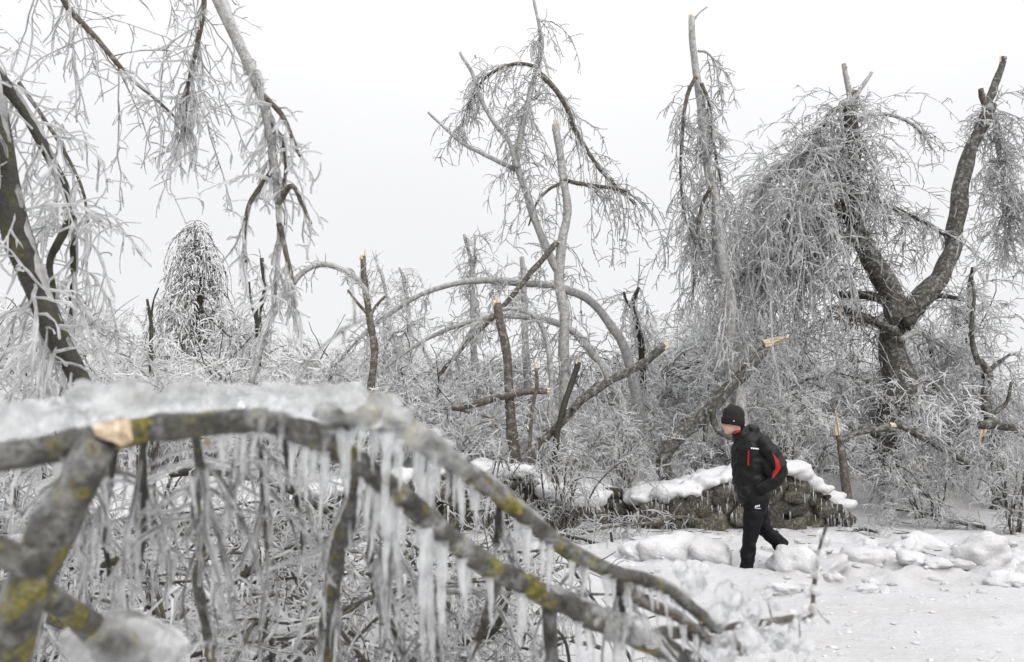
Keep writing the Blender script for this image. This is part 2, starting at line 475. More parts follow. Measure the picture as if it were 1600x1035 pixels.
# ------------------------------------------------------------------ ground
def H(x, y):
    x = np.asarray(x, float); y = np.asarray(y, float)
    p = np.stack([x, y, 0 * x], -1)
    wall_line = 12.1 + .35 * np.sin(x * .35) + np.where(x > 5, .55 * np.minimum(x - 5, 3), 0)
    h = .6 * smooth(wall_line + .1, wall_line + 1.5, y)
    h = h + 1.1 * smooth(22, 60, y) + 6 * smooth(60, 260, y)
    h = h + .05 * vnoise(p, .5, 1, 3) + .022 * vnoise(p, 2.0, 2, 2) * (1 - smooth(14, 30, y))
    rough = smooth(7.4, 8.4, y) * (1 - smooth(10.6, 11.8, y))
    ch = 1 - np.abs(vnoise(p, 1.9, 3, 3)) * 1.6
    ch2 = 1 - np.abs(vnoise(p, 4.6, 6, 2)) * 1.5
    h = h + rough * (.09 * ch + .05 * ch2) * smooth(-.6, .8, x)
    tramp = smooth(3.5, 5.5, y) * (1 - smooth(10.5, 12.5, y))
    h = h + tramp * (.02 * vnoise(p, 1.2, 8, 2) - .025 * smooth(.25, .6, vnoise(p, 2.4, 9, 2)) - .012 * smooth(.2, .5, vnoise(p, 6.5, 10, 2)))
    # trodden prints behind and before the walker
    for k in range(16):
        fx, fy = -.4 + k * .55, 8.55 + (.12 if k % 2 else -.12) + .05 * math.sin(k * 2.1) + .02 * k
        if 2.2 < fx < 3.0: continue
        h = h - .07 * np.exp(-(((x - fx) / .14) ** 2 + ((y - fy) / .08) ** 2) ** 2)
    return h
uu = np.linspace(-5.2, 5.2, 360); gx = 3.0 + 2.1 * np.sinh(uu)
uv = np.linspace(-4.6, 5.6, 400); gy = 9.3 + 1.9 * np.sinh(uv)
X, Y = np.meshgrid(gx, gy)
Z = H(X, Y)
g = MB(); nx, ny = len(gx), len(gy)
ii = (np.arange(ny - 1)[:, None] * nx + np.arange(nx - 1)[None]).ravel()
g.add(np.stack([X, Y, Z], -1), np.stack([ii, ii + 1, ii + nx + 1, ii + nx], 1))
ground = g.obj('ground', M['snow'], origin=(0, 0, 0))
tag(ground, 'snow covered ground and rising bank', kind='structure')

def gz(x, y): return float(H(np.array([x]), np.array([y]))[0])

# ------------------------------------------------------------------ ruined dry stone walls
rs = np.random.default_rng(5)
stone_meshes = []
for k in range(9):
    v, f = blob(3, k + 3, (.5, .5, .5), .3, 1.3); v = v * (1.1 - .35 * np.abs(vnoise(v, 3.0, k + 60, 3)))[:, None]
    s_ = np.sign(v) * np.abs(v * 2) ** .62 * .5          # squarer than a ball
    b = MB(); b.add(s_, t=f); stone_meshes.append(b.mesh('stone', M['stone'], smooth_shade=True))

def stone_wall(label, A, B, tops, row_h=.2, seed=0, base=-.1, snow=True, thick=.55):
    """A,B world xy ends; tops: list of (t, height above ground)"""
    r = np.random.default_rng(seed)
    A = np.array(A); B = np.array(B); Ln = np.linalg.norm(B - A); u = (B - A) / Ln; nrm = np.array([-u[1], u[0]])
    z0 = gz(*((A + B) / 2 - nrm * .0))
    root = empty('stone_wall', (A[0], A[1], z0), label, 'stone wall')
    top = lambda t: np.interp(t, [p[0] for p in tops], [p[1] for p in tops])
    # rough earth and rubble body
    K, S = 120, 26
    ts = np.linspace(0, 1, K); pr = np.linspace(0, 1, S)
    hh = np.array([top(t) for t in ts])
    lat = np.interp(pr, [0, .35, .5, .65, 1], [-1, -.75, 0, .75, 1]) * thick * .5
    vert = np.interp(pr, [0, .35, .5, .65, 1], [0, .88, 1, .88, 0])
    V = A[None, None] + u[None, None] * (ts * Ln)[:, None, None] + nrm[None, None] * (lat + thick * .28)[None, :, None]
    zz = z0 - .12 + vert[None] * (hh[:, None] + .06)
    V = np.concatenate([V, zz[..., None]], 2)
    nz3 = np.stack([vnoise(V, 2.6, seed + q, 4) for q in range(3)], -1)
    V = V + nz3 * np.array([.09, .12, .07]) + np.stack([vnoise(V, 9, seed + 5 + q, 2) for q in range(3)], -1) * .035
    ix = (np.arange(K - 1)[:, None] * S + np.arange(S - 1)[None]).ravel()
    bb = MB(); bb.add(V, np.stack([ix, ix + S, ix + S + 1, ix + 1], 1)); bb.obj('rubble_core', M['stone'], root, origin=(A[0], A[1], z0))
    # stones bedded in its faces
    for k in range(int(Ln * 34)):
        t = r.uniform(.01, .99); zt = top(t); q = r.uniform(0, 1); zc = q * max(zt - .05, .05)
        side = -1 if r.uniform() < .7 else 1
        p = A + u * (t * Ln) + nrm * (thick * .28 + side * thick * (.42 if q < .85 else .25) + r.uniform(-.05, .05))
        w = r.uniform(.08, .3) * (1.25 - .4 * q)
        o = link('stone', stone_meshes[r.integers(9)], root)
        o.location = (p[0] - A[0], p[1] - A[1], zc)
        o.rotation_euler = (r.uniform(-.3, .3), r.uniform(-.3, .3), math.atan2(u[1], u[0]) + r.uniform(-.6, .6))
        o.scale = (w * r.uniform(.9, 1.5), w * r.uniform(.7, 1.1), w * r.uniform(.5, .9))
    # snow lying along the top
    if snow:
        b = MB(); rc_ = np.random.default_rng(seed + 77)
        for k in range(int(Ln * 110)):
            t = rc_.uniform(.02, .98); w = rc_.uniform(-.5, 1.7); zt = top(t)
            if vnoise(np.array([[t * Ln, w, 0.0]]), 1.7, seed + 3, 2)[0] < -.42 and w < .2: continue
            p = A + u * (t * Ln) + nrm * (thick * .28 + w * thick)
            drop_ = .55 * max(0, -w - .4) * zt + .04 * max(0, w - .5)
            r_ = .045 + .13 * rc_.uniform() ** 1.6
            v, f = blob(2, k % 17, (rc_.uniform(1, 1.7), rc_.uniform(.8, 1.3), rc_.uniform(.55, .9)), .4, 1.8)
            b.add(v * r_ + [p[0], p[1], z0 + zt - drop_ - .02 + rc_.uniform(-.04, .03)], t=f)
        fused('snow_cap', b, .03, M['snow_wall'], 1, root, (A[0], A[1], z0))
    # icicles and ice running down the face
    b = MB(); n = int(Ln * 60)
    t = r.uniform(0, 1, n); hh = top(t) * r.uniform(.25, 1.0, n)
    p = A[None] + u[None] * (t * Ln)[:, None] - nrm[None] * (thick * .33 + r.uniform(0, .05, n))[:, None]
    P3 = np.concatenate([p, (z0 + hh)[:, None]], 1)
    icicles(b, np.stack([P3, P3 + [0, 0, .001]], 1), n * 6, (.02, .16), .0045, r, 0, 3)
    o = b.obj('icicle_fringe', [M['ice']], root, origin=(A[0], A[1], z0)); o['kind'] = 'stuff'
    return root

def xy(px, y): return at(px, 640, y)[:2]
stone_wall('snow capped ruined stone wall just behind the walking person', xy(985, 12.0), xy(1322, 12.1),
           [(0, .25), (.06, .5), (.3, .62), (.5, .78), (.62, .9), (.78, .86), (.86, .6), (.95, .38), (1, .12)], .2, 3)
stone_wall('low snow capped stone wall half hidden by twigs beside the leaning bare log', xy(690, 11.6), xy(915, 11.8),
           [(0, .8), (.3, .86), (.6, .8), (.75, .55), (1, .4)], .2, 8)
stone_wall('collapsed wall stones in snow behind the icy arching branch', xy(20, 11.0), xy(640, 11.4),
           [(0, .1), (.12, .3), (.3, .15), (.5, .4), (.62, .2), (.72, .5), (.85, .65), (1, .75)], .19, 12)
stone_wall('few tumbled stones between the two higher wall sections', xy(905, 12.3), xy(985, 12.6),
           [(0, .35), (.5, .5), (1, .42)], .2, 21, snow=True)

# ------------------------------------------------------------------ trees
def break_end(parent_origin, p, dirn, ln, r, seed, root):
    """a splintered pale break: a bundle of pointed splinters"""
    rg = np.random.default_rng(seed); b = MB()
    dirn = unit(np.asarray(dirn, float)); n = 9
    a = unit(np.cross(dirn, [0.3, .9, .2])); c = np.cross(dirn, a)
    ph = rg.uniform(0, 6.28, n); rd = r * .72 * np.sqrt(rg.uniform(0.1, 1, n)); hi = rg.uniform(0, 6.28)
    st = p + (a[None] * np.cos(ph)[:, None] + c[None] * np.sin(ph)[:, None]) * rd[:, None]
    tall = .5 + .5 * np.cos(ph - hi) * rd / r                       # the break slants to one side
    L = ln * np.clip(tall ** 2 * rg.uniform(.5, 1.3, n), .12, 1.2)
    P = st[:, None] + dirn[None, None] * (L[:, None, None] * np.array([0, .4, .75, 1])[None, :, None] - np.array([r * .8, 0, 0, 0])[None, :, None])
    P[:, 3] += rg.normal(size=(n, 3)) * r * .12; P[:, 2] += rg.normal(size=(n, 3)) * r * .06
    Rr = r * rg.uniform(.22, .42, n)[:, None] * np.array([1, .85, .5, .06])
    tubes(b, P, Rr, 4, 0, rg, lump=.3)
    return b.obj('broken_end', M['wood'], root, origin=parent_origin)

def tree(name, label, cat, d, limbs, crowns=(), breaks=(), seed=0, group=None, ground_it=True, coat=()):
    """limbs: (part, [(px,py[,dd])...], r0, r1 in photo pixels, material)"""
    paths = []
    for part, pts, r0, r1, m in limbs:
        w = np.array([at(p[0], p[1], d + (p[2] if len(p) > 2 else 0)) for p in pts])
        rr = np.linspace(px2m(r0, d), px2m(r1, d), len(w))
        paths.append((part, w, rr, m))
    b0 = paths[0][1][0].copy()
    if ground_it:
        zg = gz(b0[0], b0[1])
        if b0[2] > zg - .1:
            part, w, rr, m = paths[0]
            foot = np.array([b0[0] + (b0[0] - w[1][0]) * .15, b0[1], zg - .15])
            if b0[2] - zg > .35:
                w = np.vstack([foot, (foot + b0) / 2, w]); rr = np.concatenate([[rr[0] * 1.25, rr[0] * 1.05], rr])
            else:
                w = np.vstack([foot, w]); rr = np.concatenate([[rr[0] * 1.2], rr])
            paths[0] = (part, w, rr, m); b0 = foot
    o0 = np.array([b0[0], b0[1], max(b0[2], 0) if ground_it else b0[2]])
    root = empty(name, o0, label, cat, group)
    res = []
    for k, (part, w, rr, m) in enumerate(paths):
        mb = MB()
        thick = rr.max()
        P, Rr = limb_tube(mb, w, rr, K=48 if k == 0 else 32, sides=14 if px2m(9, d) < thick else 8, seed=seed * 7 + k, rough=.2, bend=.9)
        mb.obj(part, M[m], root, origin=o0)
        res.append((P, Rr))
    rg = np.random.default_rng(seed + 100)
    fb = MB()
    for P, Rr in res:                 # short icicles along the underside of every limb
        Ln = np.linalg.norm(np.diff(P, axis=0), axis=1).sum(); nn = int(Ln * 16)
        if nn > 2:
            Q = P.copy(); Q[:, 2] -= Rr * .8
            icicles(fb, Q[None], nn, (.03, .16), .009, rg, 0, 4)
    if fb.n: fb.obj('icicles', M['ice'], root, origin=o0)['kind'] = 'stuff'
    if coat:          # ice and snow lodged along the upper side of some limbs
        cb = MB()
        for k in coat:
            P, Rr = res[k]
            Q = P.copy(); Q[:, 2] += Rr * .35; Q[:, 0] += Rr * .15
            q2 = Rr * (.85 + .25 * vnoise(P, 3.5, seed + k, 2))
            q2[0] *= .4; q2[-1] *= .4
            limb_tube(cb, Q, q2, K=44, sides=8, seed=seed + 9, rough=.2)
        cb.obj('ice_coating', M['ice'], root, origin=o0)
    for c in crowns:
        c = dict(c); src = c.pop('src'); nm = c.pop('part', 'crown'); ms = c.pop('mat', ('twig', 'ice'))
        mb = MB()
        crown(mb, [res[s][0] if isinstance(s, int) else res[s[0]][0][int(s[1] * len(res[s[0]][0])):max(int(s[2] * len(res[s[0]][0])), int(s[1] * len(res[s[0]][0])) + 3)] for s in src], c.pop('levels'), rg, **c)
        mb.obj(nm, [M[ms[0]], M[ms[1]]], root, origin=o0)['kind'] = 'stuff'
    for (px, py, dd, dv, ln, r) in breaks:
        break_end(o0, at(px, py, d + dd), (dv[0], rg.uniform(-.1, .1), dv[1]), px2m(ln, d), px2m(r, d), seed + int(px), root)
    return root, res

def LV(n, L, K=6, spread=.6, droop=.3, wig=.24, rc=.0058, ri=.0115, **k):
    if L[1] >= .7 and wig == .24: wig = .13
    return dict(n=n, L=L, K=K, spread=spread, droop=droop, wig=wig, rc=rc, ri=ri, **k)

# --- tall tree with hanging broken top, centre
tree('birch_tree', 'tall iced tree with splintered top and hanging twig bunches, centre of the view', 'tree', 14.0, [
    ('trunk', [(884, 660), (884, 600), (886, 520), (877, 430), (884, 330), (874, 240), (868, 196)], 10.5, 5.5, 'bark_iced'),
    ('limb', [(877, 432), (850, 385), (833, 340), (820, 300), (806, 262), (812, 222), (824, 170), (836, 110), (846, 70), (842, 40), (835, 2)], 7, 2.5, 'bark_iced'),
    ('limb', [(806, 266, .1), (770, 247), (730, 228), (695, 200), (667, 175)], 4.2, 2, 'bark_iced'),
    ('limb', [(808, 262, -.1), (795, 225), (772, 192), (750, 150), (738, 118), (722, 92), (717, 82)], 4, 2.4, 'bark_iced'),
    ('limb', [(836, 110, -.1), (858, 130), (882, 165), (897, 200), (915, 232), (935, 262), (962, 288), (996, 318)], 5, 2.4, 'bark_brown'),
    ('limb', [(880, 282, -.05), (905, 287), (940, 293), (985, 300)], 4, 2.5, 'bark_brown'),
    ('limb', [(835, 104), (805, 100), (772, 112), (748, 135), (728, 175), (718, 205)], 3.5, 1.5, 'bark_brown'),
    ('limb', [(884, 285, .1), (858, 296), (838, 318), (826, 352)], 3, 1.5, 'bark_brown'),
], [
    dict(src=[6], levels=[LV(60, (.25, .8), spread=.35, droop=1.6), LV(240, (.12, .4), K=5, droop=1.0)], ici=60, part='twigs'),
    dict(src=[1], levels=[LV(75, (.3, 1.3), spread=.3, droop=2.6, t0=.3, t1=.95, tan=-.2), LV(420, (.12, .4), K=5, droop=1.2)], ici=120, part='twigs'),
    dict(src=[4, 5], levels=[LV(42, (.5, 1.7), K=8, spread=.35, droop=2.8), LV(330, (.1, .35), K=5, droop=1.0)], ici=80, part='twigs'),
    dict(src=[7, 1, 0], levels=[LV(36, (.4, 1.4), K=8, spread=.45, droop=2.4, t0=.1, t1=.7), LV(260, (.1, .35), K=5)], ici=60, part='twigs'),
], [(869, 200, 0, (.15, 1), 32, 7), (835, 6, 0, (-.1, 1), 14, 3)], seed=1)

# --- tall slim trunk, right of centre
tree('birch_tree', 'tall slim trunk snapped at the tip, shaggy with hanging iced twigs, above the person', 'tree', 13.0, [
    ('trunk', [(1152, 690), (1150, 640), (1143, 560), (1132, 450), (1118, 340), (1104, 230), (1090, 130), (1084, 70), (1079, 24)], 13, 4.5, 'bark_iced'),
    ('limb', [(1088, 120, -.1), (1072, 150), (1065, 210), (1064, 280), (1072, 340), (1088, 380)], 3.5, 1.4, 'bark_brown'),
    ('limb', [(1096, 130, -.1), (1108, 165), (1113, 210), (1120, 250), (1128, 290)], 3.2, 1.4, 'bark_brown'),
    ('limb', [(1090, 80), (1104, 82), (1118, 98), (1124, 130), (1130, 160)], 2.2, 1.2, 'bark_iced'),
    ('limb', [(1082, 36), (1093, 20), (1106, 10)], 2, 1.2, 'bark_iced'),
    ('limb', [(1112, 290, -.2), (1095, 330), (1085, 400), (1082, 470)], 3.5, 1.4, 'bark_brown'),
], [
    dict(src=[1, 5], levels=[LV(70, (.3, 1.0), spread=.35, droop=2.6), LV(460, (.1, .35), K=5, droop=1.0)], ici=100, part='twigs'),
    dict(src=[2, 3], levels=[LV(40, (.2, .7), spread=.4, droop=2.0), LV(260, (.08, .3), K=5)], ici=60, part='twigs'),
    dict(src=[0], levels=[LV(90, (.35, 1.1), spread=.45, droop=2.8, t0=.3, t1=.85, tan=-.3), LV(620, (.1, .35), K=5, droop=1.0)], ici=140, part='twigs'),
], [(1079, 26, 0, (-.05, 1), 20, 4.5)], seed=2)

# --- big forked tree, right
big, bigp = tree('forked_tree', 'massive forked tree with broken crown and dense curtain of iced twigs', 'tree', 14.6, [
    ('trunk', [(1404, 742), (1406, 680), (1408, 600), (1404, 540), (1402, 500)], 24, 20, 'bark'),
    ('limb', [(1403, 512), (1390, 470), (1368, 415), (1350, 365), (1338, 300), (1332, 235), (1328, 180), (1330, 150)], 19, 8, 'bark'),
    ('limb', [(1330, 158), (1327, 130), (1322, 100)], 5.5, 3.6, 'bark_iced'),
    ('limb', [(1330, 158), (1344, 138), (1362, 115)], 4.5, 2.6, 'bark_iced'),
    ('limb', [(1408, 506), (1425, 488), (1452, 458), (1470, 420), (1488, 350), (1505, 285), (1524, 220), (1543, 165)], 18, 9, 'bark'),
    ('limb', [(1543, 168), (1556, 140), (1565, 112), (1567, 92)], 7, 5, 'bark'),
    ('limb', [(1400, 520, -.3), (1375, 505), (1345, 494), (1318, 486), (1296, 481)], 8, 5, 'bark'),
    ('limb', [(1388, 472, .2), (1360, 462), (1335, 458), (1310, 459)], 8, 5, 'bark_dark'),
    ('limb', [(1352, 378, -.3), (1325, 372), (1290, 368), (1255, 372), (1215, 388), (1180, 412)], 8, 3, 'bark_iced'),
    ('limb', [(1345, 345, -.5), (1310, 338), (1275, 338), (1248, 352)], 7, 3, 'bark_dark'),
    ('limb', [(1330, 230, .4), (1290, 236), (1240, 255), (1205, 285), (1180, 320), (1150, 350)], 8, 4.5, 'bark_iced'),
    ('limb', [(1334, 190), (1352, 182), (1380, 178), (1415, 190), (1440, 208), (1460, 235)], 4.5, 1.8, 'bark_iced'),
    ('limb', [(1330, 170, -.2), (1305, 170), (1290, 185), (1275, 210)], 6, 2.5, 'bark_brown'),
    ('limb', [(1345, 310, -.2), (1380, 318), (1415, 335), (1450, 352), (1480, 372)], 5, 2, 'bark_dark'),
    ('limb', [(1412, 505, -.3), (1440, 485), (1465, 465), (1510, 470)], 7, 3, 'bark_dark'),
    ('limb', [(1545, 165, -.2), (1556, 190), (1562, 240), (1572, 310), (1580, 380)], 6, 2, 'bark_iced'),
    ('limb', [(1540, 172, -.1), (1531, 152, -.1), (1529, 138, -.15)], 6, 4, 'bark_brown'),
    ('limb', [(1408, 530, -.4), (1440, 520), (1480, 545), (1520, 580), (1560, 620)], 5, 2, 'bark_iced'),
    ('limb', [(1333, 250, .2), (1290, 235, .7), (1235, 262, 1.0), (1180, 330, 1.2), (1145, 420, 1.2)], 5, 2, 'bark_iced'),
    ('limb', [(1338, 300, -.2), (1300, 290, -.8), (1245, 312, -1.1), (1195, 362, -1.2), (1165, 430, -1.2)], 5, 2, 'bark_iced'),
    ('limb', [(1335, 270, 0), (1300, 262, -.6), (1262, 290, -.9), (1238, 350, -.9), (1228, 410, -.9)], 4.5, 2, 'bark_iced'),
], [
    dict(src=[8, 10, 18, 19, 20], levels=[LV(250, (1.2, 3.3), K=10, spread=.32, droop=3.0, t0=.15, tan=.3), LV(2400, (.15, .5), K=4, spread=.6, droop=1.0), LV(2200, (.06, .22), K=3, droop=.6, rc=.004, ri=.012)], ici=500, part='twigs'),
    dict(src=[9, 8, 7, 6, (1, .2, .6)], levels=[LV(160, (.6, 2.2), K=8, spread=.6, droop=2.2, ri=.009), LV(1900, (.2, .55), K=4, spread=.9, droop=.8, ri=.008), LV(1900, (.1, .3), K=3, ri=.008)], share=.3, part='twigs', mat=('twig_brown', 'ice')),
    dict(src=[12, (1, .6, .86), (10, 0, .4)], levels=[LV(110, (.4, 1.5), K=8, spread=.25, droop=3.0, tan=.1), LV(1300, (.12, .4), K=4, droop=1.0), LV(1000, (.05, .18), K=3)], ici=250, part='twigs'),
    dict(src=[11, 13], levels=[LV(46, (.25, .8), spread=.4, droop=1.6), LV(300, (.08, .3), K=5)], ici=80, part='twigs'),
    dict(src=[15, (4, .85, 1)], levels=[LV(90, (.4, 1.3), K=8, spread=.35, droop=3.0, tan=.1), LV(1000, (.15, .45), K=5, spread=.6, droop=.9), LV(700, (.06, .2), K=3)], ici=200, part='twigs'),
    dict(src=[17, 14, 13], levels=[LV(60, (.5, 1.6), K=8, spread=.5, droop=2.0), LV(700, (.15, .5), K=5, droop=1.0)], ici=120, part='twigs'),
], [(1567, 94, 0, (.0, 1), 16, 5), (1312, 486, -.3, (-1, .1), 16, 5), (1322, 104, 0, (-.1, 1), 10, 3.5)], seed=3, coat=(6, 8))

# --- bent broken trunk behind the person
tree('bent_tree', 'bent grey trunk torn open at a brown break, behind the person', 'broken tree', 12.9, [
    ('trunk', [(1046, 715), (1062, 690), (1098, 655), (1120, 632), (1148, 600), (1166, 572), (1182, 550), (1200, 540)], 11, 9, 'bark'),
    ('limb', [(1110, 640, -.1), (1118, 668), (1130, 680), (1148, 688)], 6, 3, 'bark'),
    ('limb', [(1105, 646, -.1), (1104, 668), (1103, 690)], 5, 3, 'bark'),
], [dict(src=[0], levels=[LV(20, (.3, .8), droop=2), LV(90, (.1, .3), K=4)], ici=30, part='twigs')],
    [(1200, 539, 0, (1, .18), 48, 9)], seed=4)

# --- snapped stub with two prongs
tree('snapped_tree', 'snapped upright trunk with pale splintered tip and thin side prongs', 'broken tree', 13.5, [
    ('trunk', [(583, 625), (582, 560), (577, 490), (571, 450), (567, 400)], 6.8, 4.5, 'bark_brown'),
    ('limb', [(576, 494), (560, 478), (543, 456)], 3, 1.8, 'bark_brown'),
    ('limb', [(579, 492), (592, 474), (603, 462)], 3, 1.8, 'bark_brown'),
    ('limb', [(574, 485, .1), (570, 462), (556, 438), (532, 420), (500, 413), (472, 426), (445, 460), (418, 510), (402, 560), (392, 600)], 4, 5.5, 'bark_iced'),
], [dict(src=[3], levels=[LV(30, (.15, .5), droop=1.8), LV(120, (.08, .25), K=4)], ici=60, part='twigs'),
    dict(src=[0], levels=[LV(14, (.2, .6), droop=1.8, t0=.4), LV(60, (.08, .25), K=4)], ici=20, part='twigs')],
    [(567, 402, 0, (-.05, 1), 22, 5.5)], seed=5)

tree('snapped_tree', 'bare brown snapped pole with slanted pale top, leaning slightly in the thicket', 'broken tree', 12.6, [
    ('trunk', [(806, 700), (803, 640), (795, 580), (784, 520), (775, 470)], 8.5, 6.5, 'bark_brown'),
], [], [(775, 472, 0, (-.12, 1), 18, 7)], seed=6)

# --- big bowed stems
tree('bowed_sapling', 'thick bowed stem arching high behind the tall centre tree', 'bent tree', 15.0, [
    ('trunk', [(1000, 620), (985, 566), (960, 520), (925, 478), (872, 450), (820, 441), (760, 437), (710, 443), (655, 460), (615, 485), (575, 512), (545, 540), (520, 575)], 8.5, 1.6, 'bark_iced'),
], [dict(src=[0], levels=[LV(46, (.2, .9), K=7, droop=2.2, t0=.3), LV(300, (.08, .3), K=4)], ici=160, part='twigs')], seed=7)
tree('bowed_sapling', 'lower bowed stem arching under the thick one, long and pale', 'bent tree', 14.5, [
    ('trunk', [(975, 640), (952, 592), (920, 545), (890, 515), (840, 500), (790, 498), (730, 504), (680, 520), (640, 545), (600, 580), (575, 620)], 7.5, 1.5, 'bark_iced'),
], [dict(src=[0], levels=[LV(46, (.2, 1.0), K=7, droop=2.0, t0=.3), LV(320, (.08, .3), K=4)], ici=120, part='twigs')], seed=8)
tree('bowed_sapling', 'short bowed stem crossing behind the bare brown pole', 'bent tree', 13.6, [
    ('trunk', [(860, 660), (858, 560), (842, 500), (800, 480), (752, 500), (720, 545), (690, 600)], 5, 1.5, 'bark_iced'),
], [dict(src=[0], levels=[LV(30, (.2, .8), K=7, droop=2.0, t0=.3), LV(200, (.08, .3), K=4)], ici=80, part='twigs')], seed=9)
# --- leaning broken limbs and logs
tree('leaning_limb', 'dark broken limb slanting across the bowed stems', 'broken limb', 13.8, [
    ('trunk', [(684, 588), (740, 530), (792, 476), (832, 425), (872, 378)], 3, 5, 'bark_brown'),
], [dict(src=[0], levels=[LV(20, (.2, .6), droop=2.0), LV(80, (.08, .25), K=4)], ici=30, part='twigs')],
    [(872, 378, 0, (.7, .7), 12, 5)], seed=10, ground_it=False)
tree('leaning_log', 'long bare grey log leaning up to the right with a sawn pale end', 'log', 12.4, [
    ('trunk', [(838, 700), (860, 672), (905, 632), (950, 598), (1000, 566), (1044, 540)], 6.5, 6.5, 'bark'),
    ('limb', [(895, 640, -.1), (915, 622), (935, 595)], 4, 3, 'bark'),
], [dict(src=[0], levels=[LV(12, (.2, .6), droop=2.0), LV(40, (.08, .25), K=4)], ici=20, part='twigs')],
    [(1042, 541, 0, (.86, .5), 12, 7)], seed=11)
tree('fallen_log', 'thick grey log lying level among twigs against the bare pole', 'log', 12.45, [
    ('trunk', [(706, 637), (745, 630), (790, 620), (830, 612), (856, 611)], 6, 5, 'bark_brown'),
    ('limb', [(712, 640), (740, 648), (770, 655)], 2.5, 1.5, 'bark_brown'),
], [dict(src=[0], levels=[LV(12, (.2, .5), droop=2.0), LV(60, (.08, .25), K=4)], ici=30, part='twigs')],
    [(856, 611, 0, (1, .0), 18, 6), (768, 655, 0, (.8, -.3), 16, 2)], seed=12, ground_it=False)
tree('snapped_limb', 'dark snapped stick with pale tip leaning below the tall centre tree', 'broken limb', 12.2, [
    ('trunk', [(868, 690), (880, 640), (892, 600), (903, 566)], 4.5, 4.5, 'bark_dark'),
], [], [(903, 566, 0, (.3, 1), 14, 4)], seed=13)
tree('snapped_limb', 'thin upright twig with fresh torn tip left of the tall trunk', 'broken limb', 12.0, [
    ('trunk', [(830, 690), (832, 640), (838, 600), (836, 575)], 3, 2.6, 'bark_brown'),
], [], [(836, 576, 0, (.25, 1), 16, 3)], seed=14)

# --- right side: snag and torn slivers
tree('snag', 'grey jagged snag draped in ice at the right edge', 'broken tree', 13.8, [
    ('trunk', [(1552, 740), (1545, 680), (1532, 630), (1540, 590), (1530, 565)], 10, 5, 'bark'),
    ('limb', [(1538, 590), (1556, 570), (1578, 552)], 5, 2, 'bark'),
    ('limb', [(1545, 650), (1570, 630), (1578, 600)], 4, 2, 'bark'),
    ('limb', [(1530, 570), (1518, 520), (1520, 470), (1516, 440)], 5, 2, 'bark'),
], [dict(src=[0, 1, 3], levels=[LV(40, (.3, .9), droop=2.2), LV(400, (.1, .35), K=5)], ici=120, part='twigs')], seed=15)
tree('torn_sapling', 'thin sapling split to a long orange sliver of fresh wood', 'broken tree', 12.5, [
    ('trunk', [(1318, 740), (1316, 715), (1312, 690), (1306, 672)], 7, 4, 'bark_brown'),
    ('limb', [(1312, 692), (1335, 676), (1370, 668), (1400, 667)], 4, 4.5, 'bark'),
    ('limb', [(1400, 664), (1440, 680), (1475, 702), (1512, 728)], 5.5, 6, 'bark'),
], [dict(src=[2], levels=[LV(30, (.2, .6), droop=2.2), LV(200, (.1, .3), K=4)], ici=60, part='twigs')],
    [(1308, 676, 0, (-.14, 1), 80, 5), (1395, 667, 0, (1, -.05), 30, 6)], seed=16)
tree('torn_branch', 'grey branch hanging torn with an orange splinter at the right edge', 'broken limb', 11.8, [
    ('trunk', [(1680, 760), (1640, 700), (1600, 680), (1560, 666), (1535, 668)], 9, 7, 'bark'),
], [dict(src=[0], levels=[LV(20, (.2, .6), droop=2.2), LV(120, (.1, .3), K=4)], ici=40, part='twigs')],
    [(1538, 670, 0, (-.25, -1), 42, 8)], seed=17)

# --- thin background spars
def spar(label, d, pts, r0, r1, n, seed, drop=2.0, m='bark_iced', L=(.3, 1.0), extra=(), tip=None, name='spindly_tree'):
    lim = [('trunk', pts, r0, r1, m)] + [('limb', e, r1 * .9, r1 * .5, m) for e in extra]
    tree(name, label, 'tree', d, lim, [dict(src=list(range(len(lim))), levels=[LV(n, L, K=7, droop=drop, t0=.3, tan=-.1, spread=.4, rc=.006, ri=.016), LV(n * 7, (.12, .4), K=4, rc=.005, ri=.015)], ici=n, part='twigs')],
         [(tip[0], tip[1], 0, (0, 1), 14, r1)] if tip else [], seed=seed)
spar('twin tipped broken spar behind the thick bowed stem', 18, [(738, 620), (738, 520), (740, 440), (735, 400), (727, 368)], 6, 2.5, 46, 30, extra=[[(740, 420), (742, 395), (742, 366)]])
spar('narrow icy spire beside the snapped prong trunk', 24, [(606, 620), (605, 500), (600, 440), (590, 415)], 5, 2, 40, 31)
spar('fuzzy iced spire between the spire and the bowed stem', 24, [(640, 620), (640, 500), (632, 450), (624, 418)], 5, 2, 44, 32)
spar('small forked dead stem left of the pale conifer', 20, [(238, 600), (236, 540), (234, 500), (228, 468)], 4, 2, 14, 33, m='bark_dark', extra=[[(235, 500), (240, 470), (248, 450)]])
spar('crooked dark stem right of the pale conifer', 18, [(398, 600), (404, 540), (400, 495), (412, 450), (410, 402)], 7, 3, 30, 34, m='bark_dark', extra=[[(400, 500), (394, 470), (390, 440)]])
spar('thin trunk standing just left behind the tall centre trunk', 18, [(830, 640), (824, 560), (820, 480), (815, 400)], 7, 4, 26, 35)
spar('ragged broken stem left of the tall slim trunk', 17, [(1000, 660), (1002, 580), (996, 510), (992, 478), (1000, 450)], 6, 3, 46, 36, m='bark_dark', extra=[[(994, 490), (980, 470), (975, 455)]])
spar('thin stem in the gap under the curtain of twigs', 19, [(1330, 690), (1332, 620), (1331, 575)], 7, 5, 12, 37, m='bark_iced')
spar('crooked dark stem to the right of the fork', 17, [(1500, 690), (1498, 600), (1508, 520), (1512, 460), (1522, 420)], 7, 3, 50, 38, m='bark_dark', extra=[[(1508, 520), (1496, 500), (1490, 480)]])
